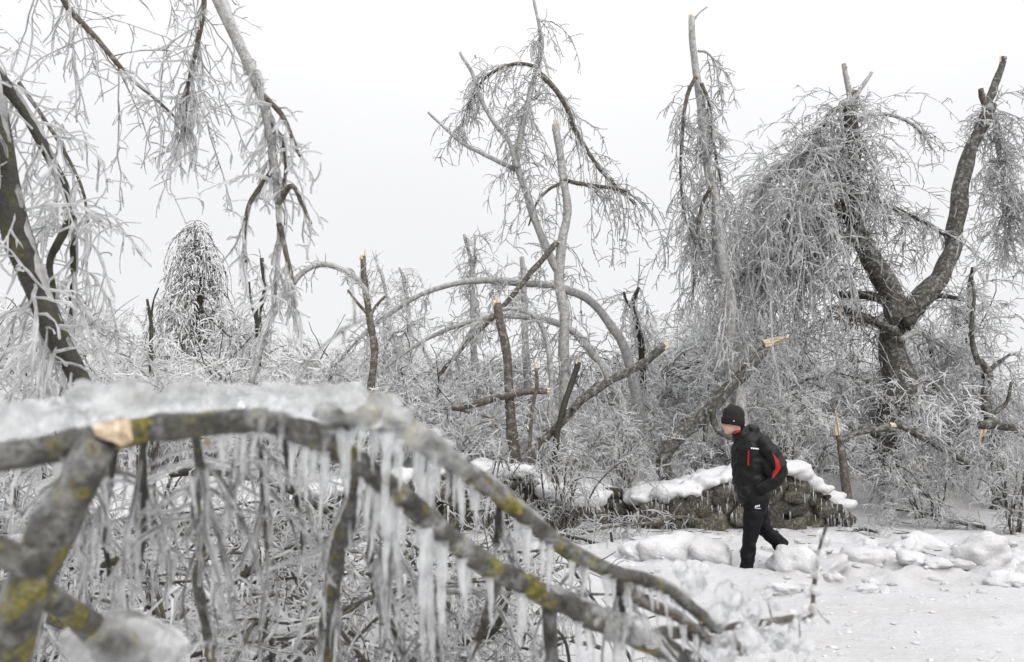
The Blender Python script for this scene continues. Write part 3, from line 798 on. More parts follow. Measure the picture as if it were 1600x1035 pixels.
spar('slim bare stem between the forked trunk and the snag', 16, [(1462, 720), (1460, 640), (1458, 580), (1450, 520)], 5, 3, 30, 39, m='bark_dark')

# --- frozen conifer
def conifer():
    d = 26.0; rg = np.random.default_rng(77)
    base = at(318, 640, d); base[2] = gz(base[0], base[1])
    top = at(309, 336, d)
    root = empty('ice_covered_conifer', base, 'narrow pale conifer sheathed in ice on the far left skyline', 'tree')
    mb = MB(); limb_tube(mb, [base - [0, 0, .2], base * .5 + top * .5, top * .94 + base * .06], [.22, .14, .02], seed=1); mb.obj('trunk', M['bark_dark'], root, origin=base)
    mb = MB(); n = 620
    t = rg.uniform(.01, 1, n) ** .85
    c = base[None] + (top - base)[None] * (1 - t)[:, None]
    wid = np.interp(t, [0, .06, .14, .3, .5, .8, 1], [.5, .72, .85, 1.2, 1.4, 1.5, 1.3]) * rg.uniform(.6, 1.15, n) * (1 + .18 * np.sin(t * 23))
    a = rg.uniform(0, 6.28, n)
    wid = wid * (1 + .45 * vnoise(np.stack([np.cos(a), np.sin(a), t * 5], 1), .9, 5, 2))
    dirv = np.stack([np.cos(a), np.sin(a), 0 * a], 1)
    K = 7; u = np.linspace(0, 1, K)
    P = c[:, None] + dirv[:, None] * (wid[:, None] * np.sin(u * 1.6)[None])[..., None]
    P[:, :, 2] -= (wid * rg.uniform(.7, 1.5, n))[:, None] * (1.2 * u ** 1.8)[None]
    tubes(mb, P, .016 * np.linspace(1, .5, K)[None] * np.ones((n, 1)), 3, 0, rg)
    S = sprout(P, 9500, (.1, .42), 4, .45, 2.6, .2, rg, t0=.1, tan=.3)
    m_ = rg.uniform(0, 1, 9500) < .88
    tubes(mb, S[m_], .02 * rg.uniform(.5, 1.3, (m_.sum(), 4)), 3, 1, rg)
    tubes(mb, S[~m_], .012 * rg.uniform(.5, 1.2, ((~m_).sum(), 4)), 3, 0, rg)
    mb.obj('crown', [M['twig'], M['ice_far']], root, origin=base)
conifer()

# ------------------------------------------------------------------ thicket of bent, iced undergrowth (one uncountable mass)
src_col = bpy.data.collections.new('undergrowth_sources')
def bush(kind, seed):
    rg = np.random.default_rng(seed); mb = MB(); stems = []
    if kind == 'arch':
        for k in range(rg.integers(2, 5)):
            h = rg.uniform(.65, 1.0); reach = rg.uniform(.5, 1.2); a = rg.uniform(0, 6.28)
            u = np.linspace(0, 1, 7)
            r_ = reach * u ** 1.4
            z = h * np.sin(u * rg.uniform(1.9, 2.7))
            s0 = rg.normal(size=2) * .1
            stems.append(np.stack([s0[0] + r_ * np.cos(a), s0[1] + r_ * np.sin(a), z], 1))
    elif kind == 'tangle':
        for k in range(7):
            h = rg.uniform(.3, .9); a = rg.uniform(0, 6.28); u = np.linspace(0, 1, 7); rr = rg.uniform(.2, .7)
            s0 = rg.normal(size=2) * .3
            p = np.stack([s0[0] + rr * u * np.cos(a), s0[1] + rr * u * np.sin(a), h * np.sin(u * rg.uniform(1.2, 2.3))], 1)
            stems.append(p + np.cumsum(rg.normal(size=(7, 3)) * .03, 0))
    else:
        for k in range(2):
            s0 = rg.normal(size=2) * .12; lean = rg.normal(size=2) * .12; u = np.linspace(0, 1, 7)
            h = rg.uniform(.75, 1)
            p = np.stack([s0[0] + lean[0] * u, s0[1] + lean[1] * u, h * u], 1) + np.cumsum(rg.normal(size=(7, 3)) * .012, 0)
            stems.append(p)
    for s in stems:
        limb_tube(mb, s, np.linspace(.014, .006, len(s)), K=14, sides=6, mat=2, seed=seed, rough=.15)
    src = np.stack([resample(s, np.ones(len(s)), 24)[0] for s in stems])
    n1, n2, n3 = 60, 760, 900
    P1 = sprout(src, n1, (.15, .5), 8, .55, 1.7 if kind != 'tangle' else .9, .24, rg, t0=.2, tan=.3)
    P2 = sprout(P1, n2, (.05, .2), 5, .7, .6, .22, rg)
    P3 = sprout(P2, n3, (.02, .09), 3, .8, .4, .2, rg)
    tubes(mb, P1, .0042 * np.linspace(1, .5, 8)[None] * rg.uniform(.6, 1.4, (n1, 1)), 4, 0, rg)
    DS = sprout(src, 9, (.25, .6), 6, .7, .3, .12, rg, t0=.1, tan=.4)
    tubes(mb, DS, .0062 * np.linspace(1, .4, 6)[None] * rg.uniform(.5, 1.2, (9, 1)), 5, 3, rg)
    for P, r_, sh in ((P1, .0058, .9), (P2, .0041, .85), (P3, .0033, .85)):
        m_ = rg.uniform(0, 1, len(P)) < sh; Q = P[m_].copy(); K = Q.shape[1]
        q = r_ * rg.uniform(.55, 1.4, (len(Q), K)); q[:, -1] *= .8; Q[:, :, 2] -= q * .4
        tubes(mb, Q, q, 3, 1, rg)
        D = P if r_ > .005 else P[rg.uniform(0, 1, len(P)) < .35]
        tubes(mb, D, .0019 * rg.uniform(.6, 1.5, (len(D), 1)) * np.linspace(1, .6, K)[None], 3, 0, rg)
    icicles(mb, P1, 160, (.015, .07), .0035, rg, 1, 3)
    o = bpy.data.objects.new('undergrowth_clump', mb.mesh('undergrowth_clump', [M['twig'], M['ice_far'], M['bark_iced'], M['bark_dark']]))
    src_col.objects.link(o)
kinds = ['arch', 'arch', 'arch', 'tangle', 'tangle', 'tangle', 'upright', 'upright', 'arch', 'tangle']
for k, kd in enumerate(kinds): bush(kd, 200 + k)

def instancer(name, label, pts, rot, scl, idx):
    me = bpy.data.meshes.new(name); me.from_pydata([tuple(p) for p in pts], [], [])
    for nm, ty, da, key in (('rot', 'FLOAT_VECTOR', rot, 'vector'), ('scl', 'FLOAT_VECTOR', scl, 'vector'), ('idx', 'INT', idx, 'value')):
        a = me.attributes.new(nm, ty, 'POINT'); a.data.foreach_set(key, np.asarray(da).ravel())
    o = link(name, me); tag(o, label, kind='stuff')
    ng = bpy.data.node_groups.new(name, 'GeometryNodeTree')
    ng.interface.new_socket('Geometry', in_out='INPUT', socket_type='NodeSocketGeometry')
    ng.interface.new_socket('Geometry', in_out='OUTPUT', socket_type='NodeSocketGeometry')
    n, l = ng.nodes, ng.links
    gi, go = n.new('NodeGroupInput'), n.new('NodeGroupOutput')
    ip = n.new('GeometryNodeInstanceOnPoints'); ci = n.new('GeometryNodeCollectionInfo')
    ci.inputs['Collection'].default_value = src_col
    ci.inputs['Separate Children'].default_value = True; ci.inputs['Reset Children'].default_value = True
    ip.inputs['Pick Instance'].default_value = True
    def na(nm, ty):
        x = n.new('GeometryNodeInputNamedAttribute'); x.data_type = ty; x.inputs['Name'].default_value = nm; return x.outputs['Attribute']
    l.new(gi.outputs[0], ip.inputs['Points']); l.new(ci.outputs[0], ip.inputs['Instance'])
    l.new(na('idx', 'INT'), ip.inputs['Instance Index']); l.new(na('rot', 'FLOAT_VECTOR'), ip.inputs['Rotation']); l.new(na('scl', 'FLOAT_VECTOR'), ip.inputs['Scale'])
    l.new(ip.outputs[0], go.inputs[0])
    md = o.modifiers.new('scatter', 'NODES'); md.node_group = ng
    return o

SKY_X = [-300, 0, 100, 170, 250, 300, 400, 470, 500, 560, 600, 650, 700, 760, 830, 870, 960, 990, 1040, 1120, 1200, 1300, 1400, 1480, 1540, 1600, 1900]
SKY_Y = [420, 430, 445, 470, 485, 485, 480, 510, 550, 515, 495, 510, 525, 510, 525, 575, 570, 480, 450, 440, 440, 520, 500, 460, 500, 575, 560]
def scatter(n, d0, d1, x0, x1, frac, seed, hmin=.5, cap=9.0):
    rg = np.random.default_rng(seed); P, Rt, S, I = [], [], [], []
    while len(P) < n:
        d = rg.uniform(d0, d1); px = rg.uniform(x0, x1)
        w = at(px, 640, d); z = gz(w[0], w[1])
        sk = np.interp(px, SKY_X, SKY_Y)
        ztop = at(px, sk + rg.uniform(-6, 24), d)[2]
        h = (ztop - z) * rg.uniform(*frac)
        if h < hmin: h = hmin
        h = min(h, cap)
        P.append((w[0], w[1], z - .05 * h)); Rt.append((rg.normal() * .1, rg.normal() * .1, rg.uniform(0, 6.28)))
        ws = min(max(h, 1.3), 3.2) * rg.uniform(.9, 1.3)
        S.append((ws, ws, h)); I.append(rg.integers(len(kinds)))
    return P, Rt, S, I
def merge(*a): return [sum((list(x[k]) for x in a), []) for k in range(4)]
instancer('undergrowth', 'tangled mass of bent ice coated saplings and twigs along the bank',
          *merge(scatter(85, 13.3, 17.5, -80, 1700, (.35, .75), 1), scatter(66, 17, 24, -150, 1750, (.6, 1.0), 2)))
instancer('far_woodland', 'far iced woodland fading behind the thicket', *scatter(60, 24, 42, -200, 1800, (.7, 1.0), 3))

# ------------------------------------------------------------------ overhanging tree, upper left (its trunk stands just outside the view)
def wpts(pts): return np.array([at(*p) for p in pts])
def near_tree():
    d = 4.4
    foot = at(-560, 640, d); foot[2] = gz(foot[0], foot[1])
    root = empty('overhanging_tree', foot, 'dark mossy tree reaching in over the upper left with iced drooping limbs', 'tree')
    def limb(part, pts, r0, r1, m, K=48, sides=14, cap=True, rough=.16):
        w = wpts(pts); ds = np.array([p[2] for p in pts]); rr = np.linspace(r0, r1, len(pts)) * ds / F_PX
        mb = MB(); P, Rr = limb_tube(mb, w, rr, K=K, sides=sides, seed=len(pts) + int(r0 * 3), rough=rough, bend=.35)
        mb.obj(part, M[m], root, origin=foot); return P, Rr
    limb('trunk', [(-560, 1180, d), (-560, 700, d), (-570, 200, d), (-540, -300, d), (-520, -700, d)], 85, 50, 'bark_dark')
    A = limb('limb', [(-545, -200, d), (-330, -190, 4.3), (-150, -60, 4.2), (-50, 80, 4.1), (-12, 190, 4), (8, 280, 4), (26, 355, 4), (58, 440, 4), (92, 525, 4), (122, 585, 4), (150, 650, 4), (158, 690, 4)], 30, 12, 'bark_dark')
    B = limb('limb', [(-560, 60, d), (-250, 20, 4.4), (-60, 70, 4.4), (5, 135, 4.4), (42, 185, 4.4), (76, 245, 4.4), (104, 302, 4.4), (112, 345, 4.4), (116, 420, 4.4), (112, 500, 4.4), (118, 560, 4.4)], 13, 3.5, 'bark_dark')
    B2 = limb('limb', [(112, 340, 4.4), (92, 378, 4.3), (78, 410, 4.3), (84, 455, 4.3), (80, 500, 4.3)], 7, 3, 'bark_dark', 24, 10)
    C = limb('limb', [(-520, -600, 4.6), (-100, -520, 4.6), (200, -300, 4.6), (310, -90, 4.6), (338, -5, 4.6), (370, 60, 4.6), (402, 130, 4.6), (412, 165, 4.6), (424, 225, 4.6), (431, 290, 4.6), (437, 360, 4.6), (432, 420, 4.6), (428, 480, 4.6)], 14, 2.5, 'bark_iced')
    D = limb('limb', [(-300, -420, 5), (0, -200, 5), (85, -30, 5), (108, 15, 5), (150, 60, 5), (200, 118, 5), (250, 160, 5), (280, 190, 5)], 8, 1.5, 'bark_brown', 40, 8)
    E = limb('limb', [(-200, -500, 5), (150, -300, 5), (290, -100, 5), (318, -10, 5), (308, 70, 5), (295, 130, 5), (290, 215, 5)], 7, 2, 'bark_brown', 40, 8)
    G = limb('limb', [(-300, -520, 5.2), (-100, -250, 5.2), (40, -120, 5.2), (150, -60, 5.2), (260, -40, 5.2)], 12, 3, 'bark_brown', 40, 8)
    Fm = limb('limb', [(30, 130, 5), (72, 190, 5), (108, 250, 5), (130, 300, 5), (138, 350, 5)], 3.5, 2, 'bark_brown', 24, 8)
    Cs = []
    for pts in ([(412, 150, 4.6), (440, 180, 4.55), (456, 215, 4.5), (468, 245, 4.5)], [(420, 190, 4.6), (442, 225, 4.6), (446, 265, 4.6), (438, 305, 4.6)],
                [(428, 265, 4.6), (408, 290, 4.6), (388, 325, 4.6), (382, 375, 4.6), (384, 410, 4.6)], [(434, 320, 4.6), (455, 290, 4.5), (472, 320, 4.5), (486, 350, 4.5)],
                [(436, 350, 4.6), (448, 400, 4.6), (458, 440, 4.6), (462, 490, 4.6)]):
        Cs.append(limb('limb', pts, 5, 2, 'bark_brown', 20, 8)[0])
    # ice lodged on the outer side of the dark limbs
    cb = MB()
    for (P, Rr), k in ((A, 1), (C, 2), (B, 3)):
        Q = P.copy(); Q[:, 0] += Rr * .6; Q[:, 2] += Rr * .2; Q[:, 1] -= Rr * .1
        q = Rr * np.clip(.42 + .5 * vnoise(P, 7, k, 3), .1, .8); q[0] *= .3; q[-1] *= .5
        limb_tube(cb, Q, q, K=90, sides=10, seed=k, rough=.3)
    cb.obj('ice_coating', M['ice'], root, origin=foot)
    rg = np.random.default_rng(9)
    def cr(src, levels, **k):
        mb = MB(); crown(mb, src, levels, rg, isides=4, **k); mb.obj('twigs', [M['twig'], M['ice']], root, origin=foot)['kind'] = 'stuff'
    w = dict(wig=.2)
    cr([D[0][14:], G[0][12:], E[0][20:]], [LV(70, (.3, 1.0), K=9, spread=.4, droop=1.7, rc=.0036, ri=.0062, **w), LV(420, (.06, .26), K=5, spread=.7, droop=.5, rc=.0024, ri=.0048, **w), LV(420, (.03, .1), K=3, spread=.7, droop=.4, rc=.002, ri=.0045)], ici=90, icL=(.03, .12), icr=.006)
    cr([E[0][32:]], [LV(26, (.15, .4), K=6, spread=.12, droop=2.5, rc=.004, ri=.009), LV(60, (.05, .14), K=4, spread=.3, droop=1.4, rc=.003, ri=.007)], ici=40, icL=(.06, .22), icr=.01)
    cr(Cs + [C[0][34:]], [LV(70, (.12, .4), K=6, spread=.3, droop=1.6, rc=.0038, ri=.009), LV(200, (.04, .15), K=4, spread=.5, droop=.8, rc=.0028, ri=.0075)], ici=120, icL=(.04, .2), icr=.008)
    cr([B[0][18:], B2[0], Fm[0]], [LV(60, (.25, .8), K=8, spread=.45, droop=1.7, rc=.0035, ri=.008, **w), LV(420, (.06, .24), K=5, spread=.6, droop=.8, rc=.0024, ri=.006, **w)], ici=120, icL=(.03, .14), icr=.006)
    cr([A[0][20:]], [LV(36, (.3, .9), K=8, spread=.6, droop=2.0, rc=.004, ri=.009, **w), LV(260, (.06, .25), K=5, spread=.6, droop=.9, rc=.0026, ri=.0065)], ici=90, icL=(.03, .14), icr=.007)
near_tree()

# left brush standing between the near tree and the bank
def shrub(name, label, d, px, h, n, seed, lean=(0, 0), wide=.7, stems=9, mats=('twig', 'ice'), scale=1.0):
    rg = np.random.default_rng(seed); b = at(px, 640, d); b[2] = gz(b[0], b[1])
    root = empty(name, b, label, 'shrub')
    S = []
    for k in range(stems):
        u = np.linspace(0, 1, 8); a = rg.uniform(0, 6.28); hh = h * rg.uniform(.55, 1.05); r_ = wide * rg.uniform(.2, 1)
        bend = rg.uniform(1.3, 2.3)
        p = np.stack([b[0] + rg.normal() * .15 * wide + r_ * u ** 1.3 * math.cos(a) + lean[0] * u ** 2, b[1] + r_ * u ** 1.3 * math.sin(a) + lean[1] * u ** 2, b[2] - .05 + hh * np.sin(u * bend) / max(math.sin(min(bend, 1.57)), .5)], 1)
        p += np.cumsum(rg.normal(size=(8, 3)) * .02 * h, 0) * np.array([1, 1, .5])
        mb = MB(); limb_tube(mb, p, np.linspace(.016, .006, 8) * scale, K=22, sides=7, seed=seed + k)
        mb.obj('stem', M['bark_brown' if k % 2 else 'bark'], root, origin=b); S.append(p)
    mb = MB()
    crown(mb, S, [LV(n, (.2 * h, .5 * h), K=7, spread=.5, droop=1.3, wig=.2, rc=.004 * scale, ri=.0085 * scale), LV(n * 7, (.06, .26), K=4, spread=.7, droop=.6, wig=.22, rc=.003 * scale, ri=.0066 * scale), LV(n * 6, (.03, .12), K=3, spread=.7, droop=.4, rc=.002 * scale, ri=.0055 * scale)], rg, ici=n * 2, icL=(.03, .16), icr=.007 * scale)
    mb.obj('twigs', [M[mats[0]], M[mats[1]]], root, origin=b)['kind'] = 'stuff'
    return root
shrub('iced_shrub', 'tall dense iced shrub at the far left below the dark limb', 7.2, -10, 2.6, 60, 301, wide=1.2)
shrub('iced_shrub', 'iced shrub with dark upright stems right of the dark limb', 8.2, 110, 2.3, 60, 302, wide=.9)
shrub('iced_shrub', 'iced shrub bowing right, in front of the pale conifer', 10.0, 250, 1.9, 50, 303, lean=(.8, 0), wide=.9)
shrub('iced_shrub', 'low iced shrub behind the crest of the arching branch', 10.4, 450, 1.7, 50, 304, wide=1.0)
shrub('iced_shrub', 'grey iced bush on the bank at the right edge below the torn branch', 11.0, 1575, 1.15, 60, 305, wide=.8, mats=('twig_brown', 'ice'))
shrub('iced_shrub', 'drooping iced bush under the torn sapling right of the wall', 12.6, 1440, .8, 40, 306, lean=(-.3, -.2), wide=.7)
shrub('iced_shrub', 'iced bramble spilling over the low wall left of the person', 11.2, 880, 1.5, 60, 307, lean=(.1, -.3), wide=.7)
shrub('iced_shrub', 'iced bramble behind the wall gap below the leaning log', 12.7, 975, 1.4, 55, 308, wide=.8)
shrub('iced_shrub', 'iced bramble in front of the level log and low wall', 11.2, 770, 1.1, 40, 309, wide=.6)
shrub('iced_shrub', 'iced bush right behind the person and the wall', 13.0, 1230, 1.7, 70, 310, wide=.9)

# ------------------------------------------------------------------ brush lying and hanging at the lower left
rb = np.random.default_rng(41)
def brushwood():
    mb = MB(); paths = []
    for k in range(150):
        d = rb.uniform(3.4, 8.2); px = rb.uniform(-120, 900 - 40 * max(0, d - 5)); w = at(px, 640, d); z = gz(w[0], w[1])
        L = rb.uniform(.7, 1.9); a = rb.uniform(0, 6.28); el = abs(rb.normal()) * .45 + .05; u = np.linspace(0, 1, 7)
        top = .65 if d > 5 else .9
        hz = z + np.minimum(rb.uniform(0, .35) + L * np.sin(el) * np.sin(u * rb.uniform(1.2, 2.9)), top)
        p = np.stack([w[0] + L * (u - .5) * math.cos(a), w[1] + L * (u - .5) * math.sin(a), hz], 1) + np.cumsum(rb.normal(size=(7, 3)) * .03, 0)
        p[:, 2] = np.maximum(p[:, 2], z + .01)
        paths.append(p); r0 = rb.uniform(.006, .018)
        limb_tube(mb, p, np.linspace(r0, r0 * .4, 7), K=18, sides=7, mat=2 if rb.uniform() < .5 else 3, seed=k)
    crown(mb, paths, [LV(950, (.15, .6), K=6, spread=.6, droop=.5, wig=.22, rc=.0045, ri=.0075), LV(4000, (.05, .26), K=4, spread=.7, droop=.5, wig=.22, rc=.0026, ri=.0054), LV(1500, (.03, .12), K=3, spread=.7, droop=.4, rc=.002, ri=.005)], rb, ici=1400, icL=(.03, .2), icr=.008, share=.72)
    o = mb.obj('brushwood', [M['twig_brown'], M['ice'], M['bark_dark'], M['bark']])
    tag(o, 'tangle of fallen iced twigs on the snow under the arching branch', kind='stuff')
brushwood()
def fallen(label, pts, r0, r1, m, n, seed, tips=(), L=(.15, .6), ici=40):
    w = wpts(pts); ds = np.array([p[2] for p in pts]); rr = np.linspace(r0, r1, len(pts)) * ds / F_PX
    root = empty('fallen_branch', w[0], label, 'branch')
    mb = MB(); P, Rr = limb_tube(mb, w, rr, K=40, sides=12, seed=seed, rough=.16, bend=.5); mb.obj('stem', M[m], root, origin=w[0])
    rg = np.random.default_rng(seed)
    mb = MB(); crown(mb, [P], [LV(n, L, K=7, spread=.5, droop=1.0, wig=.2, rc=.0035, ri=.008), LV(n * 6, (.05, .22), K=5, droop=.7, wig=.2, rc=.0025, ri=.0065)], rg, ici=ici, icL=(.03, .16), icr=.007)
    mb.obj('twigs', [M['twig'], M['ice']], root, origin=w[0])['kind'] = 'stuff'
    for (px, py, d, dv, ln, r) in tips: break_end(w[0], at(px, py, d), (dv[0], 0, dv[1]), ln * d / F_PX, r * d / F_PX, seed, root)
fallen('dark stick with orange broken tip at the lower left', [(110, 930, 4.9), (150, 895, 4.7), (185, 876, 4.6), (212, 864, 4.6)], 8, 7, 'bark_dark', 12, 61, [(210, 865, 4.6, (1, .35), 22, 6)])
fallen('dark branch slanting down behind the hanging stems at the lower left', [(230, 1010, 5.2), (300, 960, 5.1), (380, 900, 5), (470, 850, 5), (560, 835, 5)], 9, 4, 'bark_dark', 22, 62)
fallen('mossy bough lying level across the brush under the arch', [(270, 738, 6.4), (350, 738, 6.2), (420, 752, 6), (470, 775, 6), (520, 805, 6)], 8, 4, 'bark_dark', 22, 63)
fallen('curved dark branch on the brush at the bottom centre', [(560, 1040, 4.6), (640, 1028, 4.6), (720, 1010, 4.6), (772, 980, 4.5), (790, 930, 4.5), (800, 870, 4.5)], 9, 5, 'bark_dark', 16, 64)
fallen('pale fallen bough across the snow at the bottom left corner', [(-60, 900, 3.4), (40, 940, 3.3), (110, 965, 3.3), (180, 1000, 3.3), (260, 1060, 3.4)], 26, 16, 'lichen', 20, 65)
fallen('thin dark branch lying in the snow right of the person', [(1225, 838, 11.4), (1275, 842, 11.2), (1320, 840, 11.1), (1345, 828, 11.1), (1372, 832, 11.0)], 4, 2, 'bark_dark', 20, 66, L=(.15, .5))
fallen('bundle of thin iced twigs lying in the snow below the torn sapling', [(1540, 825, 11.4), (1480, 812, 11.6), (1430, 800, 11.8), (1380, 795, 12)], 3, 2, 'bark_brown', 50, 67, L=(.2, .7))
fallen('crooked twig sticking out of the snow bank on the right', [(1462, 815, 11.6), (1456, 790, 11.6), (1452, 778, 11.6), (1440, 770, 11.6)], 3, 2, 'bark_dark', 8, 68, L=(.1, .4))
fallen('thin dark branch lying on snow left of the person', [(1100, 815, 10.8), (1060, 808, 11), (1010, 818, 10.8), (960, 822, 10.6), (905, 835, 10.4)], 3, 2, 'bark_brown', 34, 69, L=(.15, .6))
fallen('dark twig curving over the snow beside the low wall', [(830, 835, 10.2), (880, 838, 10.2), (915, 845, 10.1), (948, 855, 10)], 4, 2.5, 'bark_dark', 30, 70, L=(.15, .6))
fallen('short dark stick standing in the snow left of the person', [(962, 865, 9.8), (957, 850, 9.8), (954, 832, 9.8)], 3, 2, 'bark_dark', 2, 71, L=(.1, .2), ici=2)

# ------------------------------------------------------------------ arching branch close to the camera
ice_meshes = []
for k in range(6):
    rg = np.random.default_rng(500 + k); b = MB(); K = 14; u = np.linspace(0, 1, K)
    P = np.stack([.02 * np.cumsum(rg.normal(size=K)) * .3, .02 * np.cumsum(rg.normal(size=K)) * .3, -u], 1)
    P[:, :2] -= P[0, :2]
    tubes(b, P[None], (np.interp(u, [0, .08, .5, .9, 1], [1.5, 1, .72, .38, .04]) * (1 + .16 * np.sin(u * 26 + k) * rg.uniform(.5, 1)))[None], 9, 0, rg, cap=True)
    v, r_ = b.v[0]; v = v.copy()
    ice_meshes.append((v, b.q[0][0], P))
def icicle_mesh(k, L, r):
    v, q, P = ice_meshes[k]; c = np.repeat(np.vstack([P[:1], P, P[-1:]]), 9, 0)
    o = c * np.array([L, L, L]) + (v - c) * r
    b = MB(); b.add(o, q); return b.mesh('icicle', M['icicle'])
icicle_lib = [icicle_mesh(k % 6, L, r) for k, (L, r) in enumerate([(.05, .006), (.07, .006), (.09, .007), (.11, .0075), (.13, .008), (.16, .009), (.19, .01), (.22, .011), (.06, .008), (.1, .009)])]

def arching():
    A_ = [(-420, 860, 1.05), (-200, 770, 1.12), (-60, 722, 1.2), (0, 708, 1.25), (100, 690, 1.3), (200, 668, 1.35), (310, 655, 1.4), (400, 652, 1.45), (470, 672, 1.5), (530, 704, 1.55), (600, 752, 1.6), (660, 802, 1.65), (730, 862, 1.72), (800, 905, 1.8), (880, 946, 1.85), (960, 985, 1.9), (1060, 1030, 2), (1180, 1120, 2.1), (1280, 1300, 2.3), (1330, 1500, 2.5)]
    foot = at(*A_[-1])
    root = empty('arching_branch', foot, 'lichen spotted branch arching across the lower view, thick with ice and icicles', 'branch')
    def limb(part, pts, rads, m, K=60, sides=16, rough=.13, own=None):
        w = wpts(pts); ds = np.array([p[2] for p in pts]); rr = np.interp(np.linspace(0, 1, len(pts)), np.linspace(0, 1, len(rads)), rads) * ds / F_PX
        mb = MB(); P, Rr = limb_tube(mb, w, rr, K=K, sides=sides, seed=int(pts[0][0]) % 17, rough=rough * 1.6, freq=26, bend=.6)
        o = mb.obj(part, M[m], root, origin=foot); return P, Rr, o
    A = limb('main_stem', A_, [26, 25, 24, 23, 20, 18, 18, 17, 16, 16, 16, 19], 'lichen', 140, 18)
    B = limb('side_stem', [(430, 668, 1.5), (520, 655, 1.52), (585, 655, 1.55), (640, 680, 1.6), (700, 720, 1.65), (760, 760, 1.7), (820, 808, 1.75), (880, 856, 1.8), (950, 893, 1.85), (1030, 917, 1.9), (1085, 955, 1.95), (1122, 985, 2.0)], [15, 15, 15, 14, 12, 10, 8], 'lichen', 100, 16)
    C = limb('side_stem', [(960, 898, 1.85), (1005, 935, 1.88), (1060, 962, 1.92), (1112, 1000, 1.95)], [11, 9, 7], 'bark_brown', 36, 12)
    E = limb('side_stem', [(1000, 1000, 1.95), (1050, 990, 1.97), (1100, 1000, 2), (1160, 1010, 2.02)], [10, 8, 6], 'bark_brown', 30, 12)
    Sp = limb('side_stem', [(1112, 985, 2.0), (1165, 978, 2.1), (1210, 972, 2.2), (1240, 966, 2.3), (1266, 962, 2.35), (1272, 920, 2.4), (1278, 870, 2.4), (1292, 822, 2.4)], [5, 6, 5, 4, 3, 2.5], 'bark_brown', 44, 8)
    tw = []
    for pts, rads, m in (
        ([(553, 722, 1.6), (548, 790, 1.75), (530, 850, 1.9), (518, 920, 2.0), (512, 990, 2.1), (508, 1080, 2.2)], [12, 14, 13, 12], 'lichen'),
        ([(305, 672, 1.45), (312, 735, 1.6), (306, 800, 1.75), (316, 860, 1.9), (310, 910, 2), (324, 980, 2.1), (336, 1060, 2.2)], [6, 8, 7, 8, 6], 'lichen'),
        ([(225, 690, 1.4), (224, 760, 1.7), (224, 820, 1.9), (214, 895, 2.1)], [6, 8, 5], 'bark_dark'),
        ([(182, 700, 1.5), (172, 760, 1.8), (163, 830, 2.0), (172, 900, 2.1)], [5, 5, 4], 'bark_dark'),
        ([(602, 760, 1.65), (612, 800, 1.8), (618, 860, 1.9), (622, 890, 2)], [5, 5, 3], 'bark_brown'),
        ([(575, 750, 1.65), (582, 830, 1.9), (578, 880, 2), (590, 940, 2.1), (620, 1000, 2.2), (640, 1060, 2.3)], [4, 6, 6, 5], 'bark_dark'),
        ([(785, 895, 1.8), (776, 930, 1.9), (764, 975, 2), (755, 1000, 2), (735, 1040, 2.1)], [9, 8, 5], 'bark_brown'),
        ([(858, 935, 1.85), (860, 985, 1.9), (866, 1040, 1.95)], [11, 11, 9], 'lichen'),
        ([(785, 790, 1.75), (783, 825, 1.9), (778, 860, 2.0)], [7, 7, 5], 'bark_dark'),
        ([(964, 900, 1.88), (968, 930, 1.9), (974, 958, 1.92)], [8, 7, 5], 'bark_brown'),
        ([(700, 720, 1.66), (712, 760, 1.7), (722, 800, 1.75)], [7, 6, 5], 'bark_dark'),
        ([(400, 655, 1.5), (408, 720, 1.8), (412, 800, 2.0), (420, 880, 2.1)], [4, 4, 3], 'bark_brown'),
        ([(440, 670, 1.55), (452, 740, 1.9), (470, 810, 2.1), (474, 870, 2.3)], [4, 4, 3], 'bark_dark'),
        ([(120, 700, 1.4), (118, 770, 1.8), (110, 850, 2.0)], [4, 4, 3], 'bark_brown'),
        ([(690, 830, 1.7), (694, 890, 1.9), (676, 960, 2.1), (690, 1040, 2.2)], [5, 5, 4], 'bark_brown'),
        ([(905, 865, 1.85), (912, 905, 1.9), (905, 950, 2)], [5, 5, 3], 'bark_dark'),
    ):
        tw.append(limb('branchlet', pts, rads, m, 30, 10)[0])
    # finer twigs of those branchlets, sheathed in ice
    rg = np.random.default_rng(71)
    mb = MB(); crown(mb, tw, [LV(150, (.08, .4), K=8, spread=.4, droop=1.5, wig=.14, rc=.0026, ri=.0048), LV(420, (.03, .12), K=5, spread=.5, droop=.6, wig=.2, rc=.0016, ri=.0032)], rg, ici=200, icL=(.03, .14), icr=.005, isides=6)
    o = mb.obj('twigs', [M['twig_brown'], M['ice_clear']], root, origin=foot); o['kind'] = 'stuff'
    mb = MB(); crown(mb, [C[0], E[0], Sp[0]], [LV(14, (.04, .12), K=5, spread=.7, droop=.2, rc=.002, ri=.005), LV(20, (.02, .06), K=4, rc=.0014, ri=.004)], rg, ici=14, icL=(.01, .05), icr=.004, isides=6)
    o = mb.obj('twigs', [M['twig_brown'], M['ice_clear']], root, origin=foot); o['kind'] = 'stuff'
    # ice along the top
    mb = MB()
    sl = [(-420, 810, 1.05, 42), (-200, 722, 1.12, 42), (0, 668, 1.25, 38), (90, 648, 1.29, 34), (140, 632, 1.3, 42), (230, 630, 1.36, 34), (330, 622, 1.4, 33), (430, 626, 1.45, 33), (520, 634, 1.5, 36), (590, 644, 1.53, 42), (650, 676, 1.57, 30), (705, 716, 1.62, 20), (760, 758, 1.68, 12), (800, 788, 1.72, 7)]
    w = wpts([(s[0], s[1] + 5, s[2]) for s in sl]); rr = np.array([.88 * s[3] * s[2] / F_PX for s in sl])
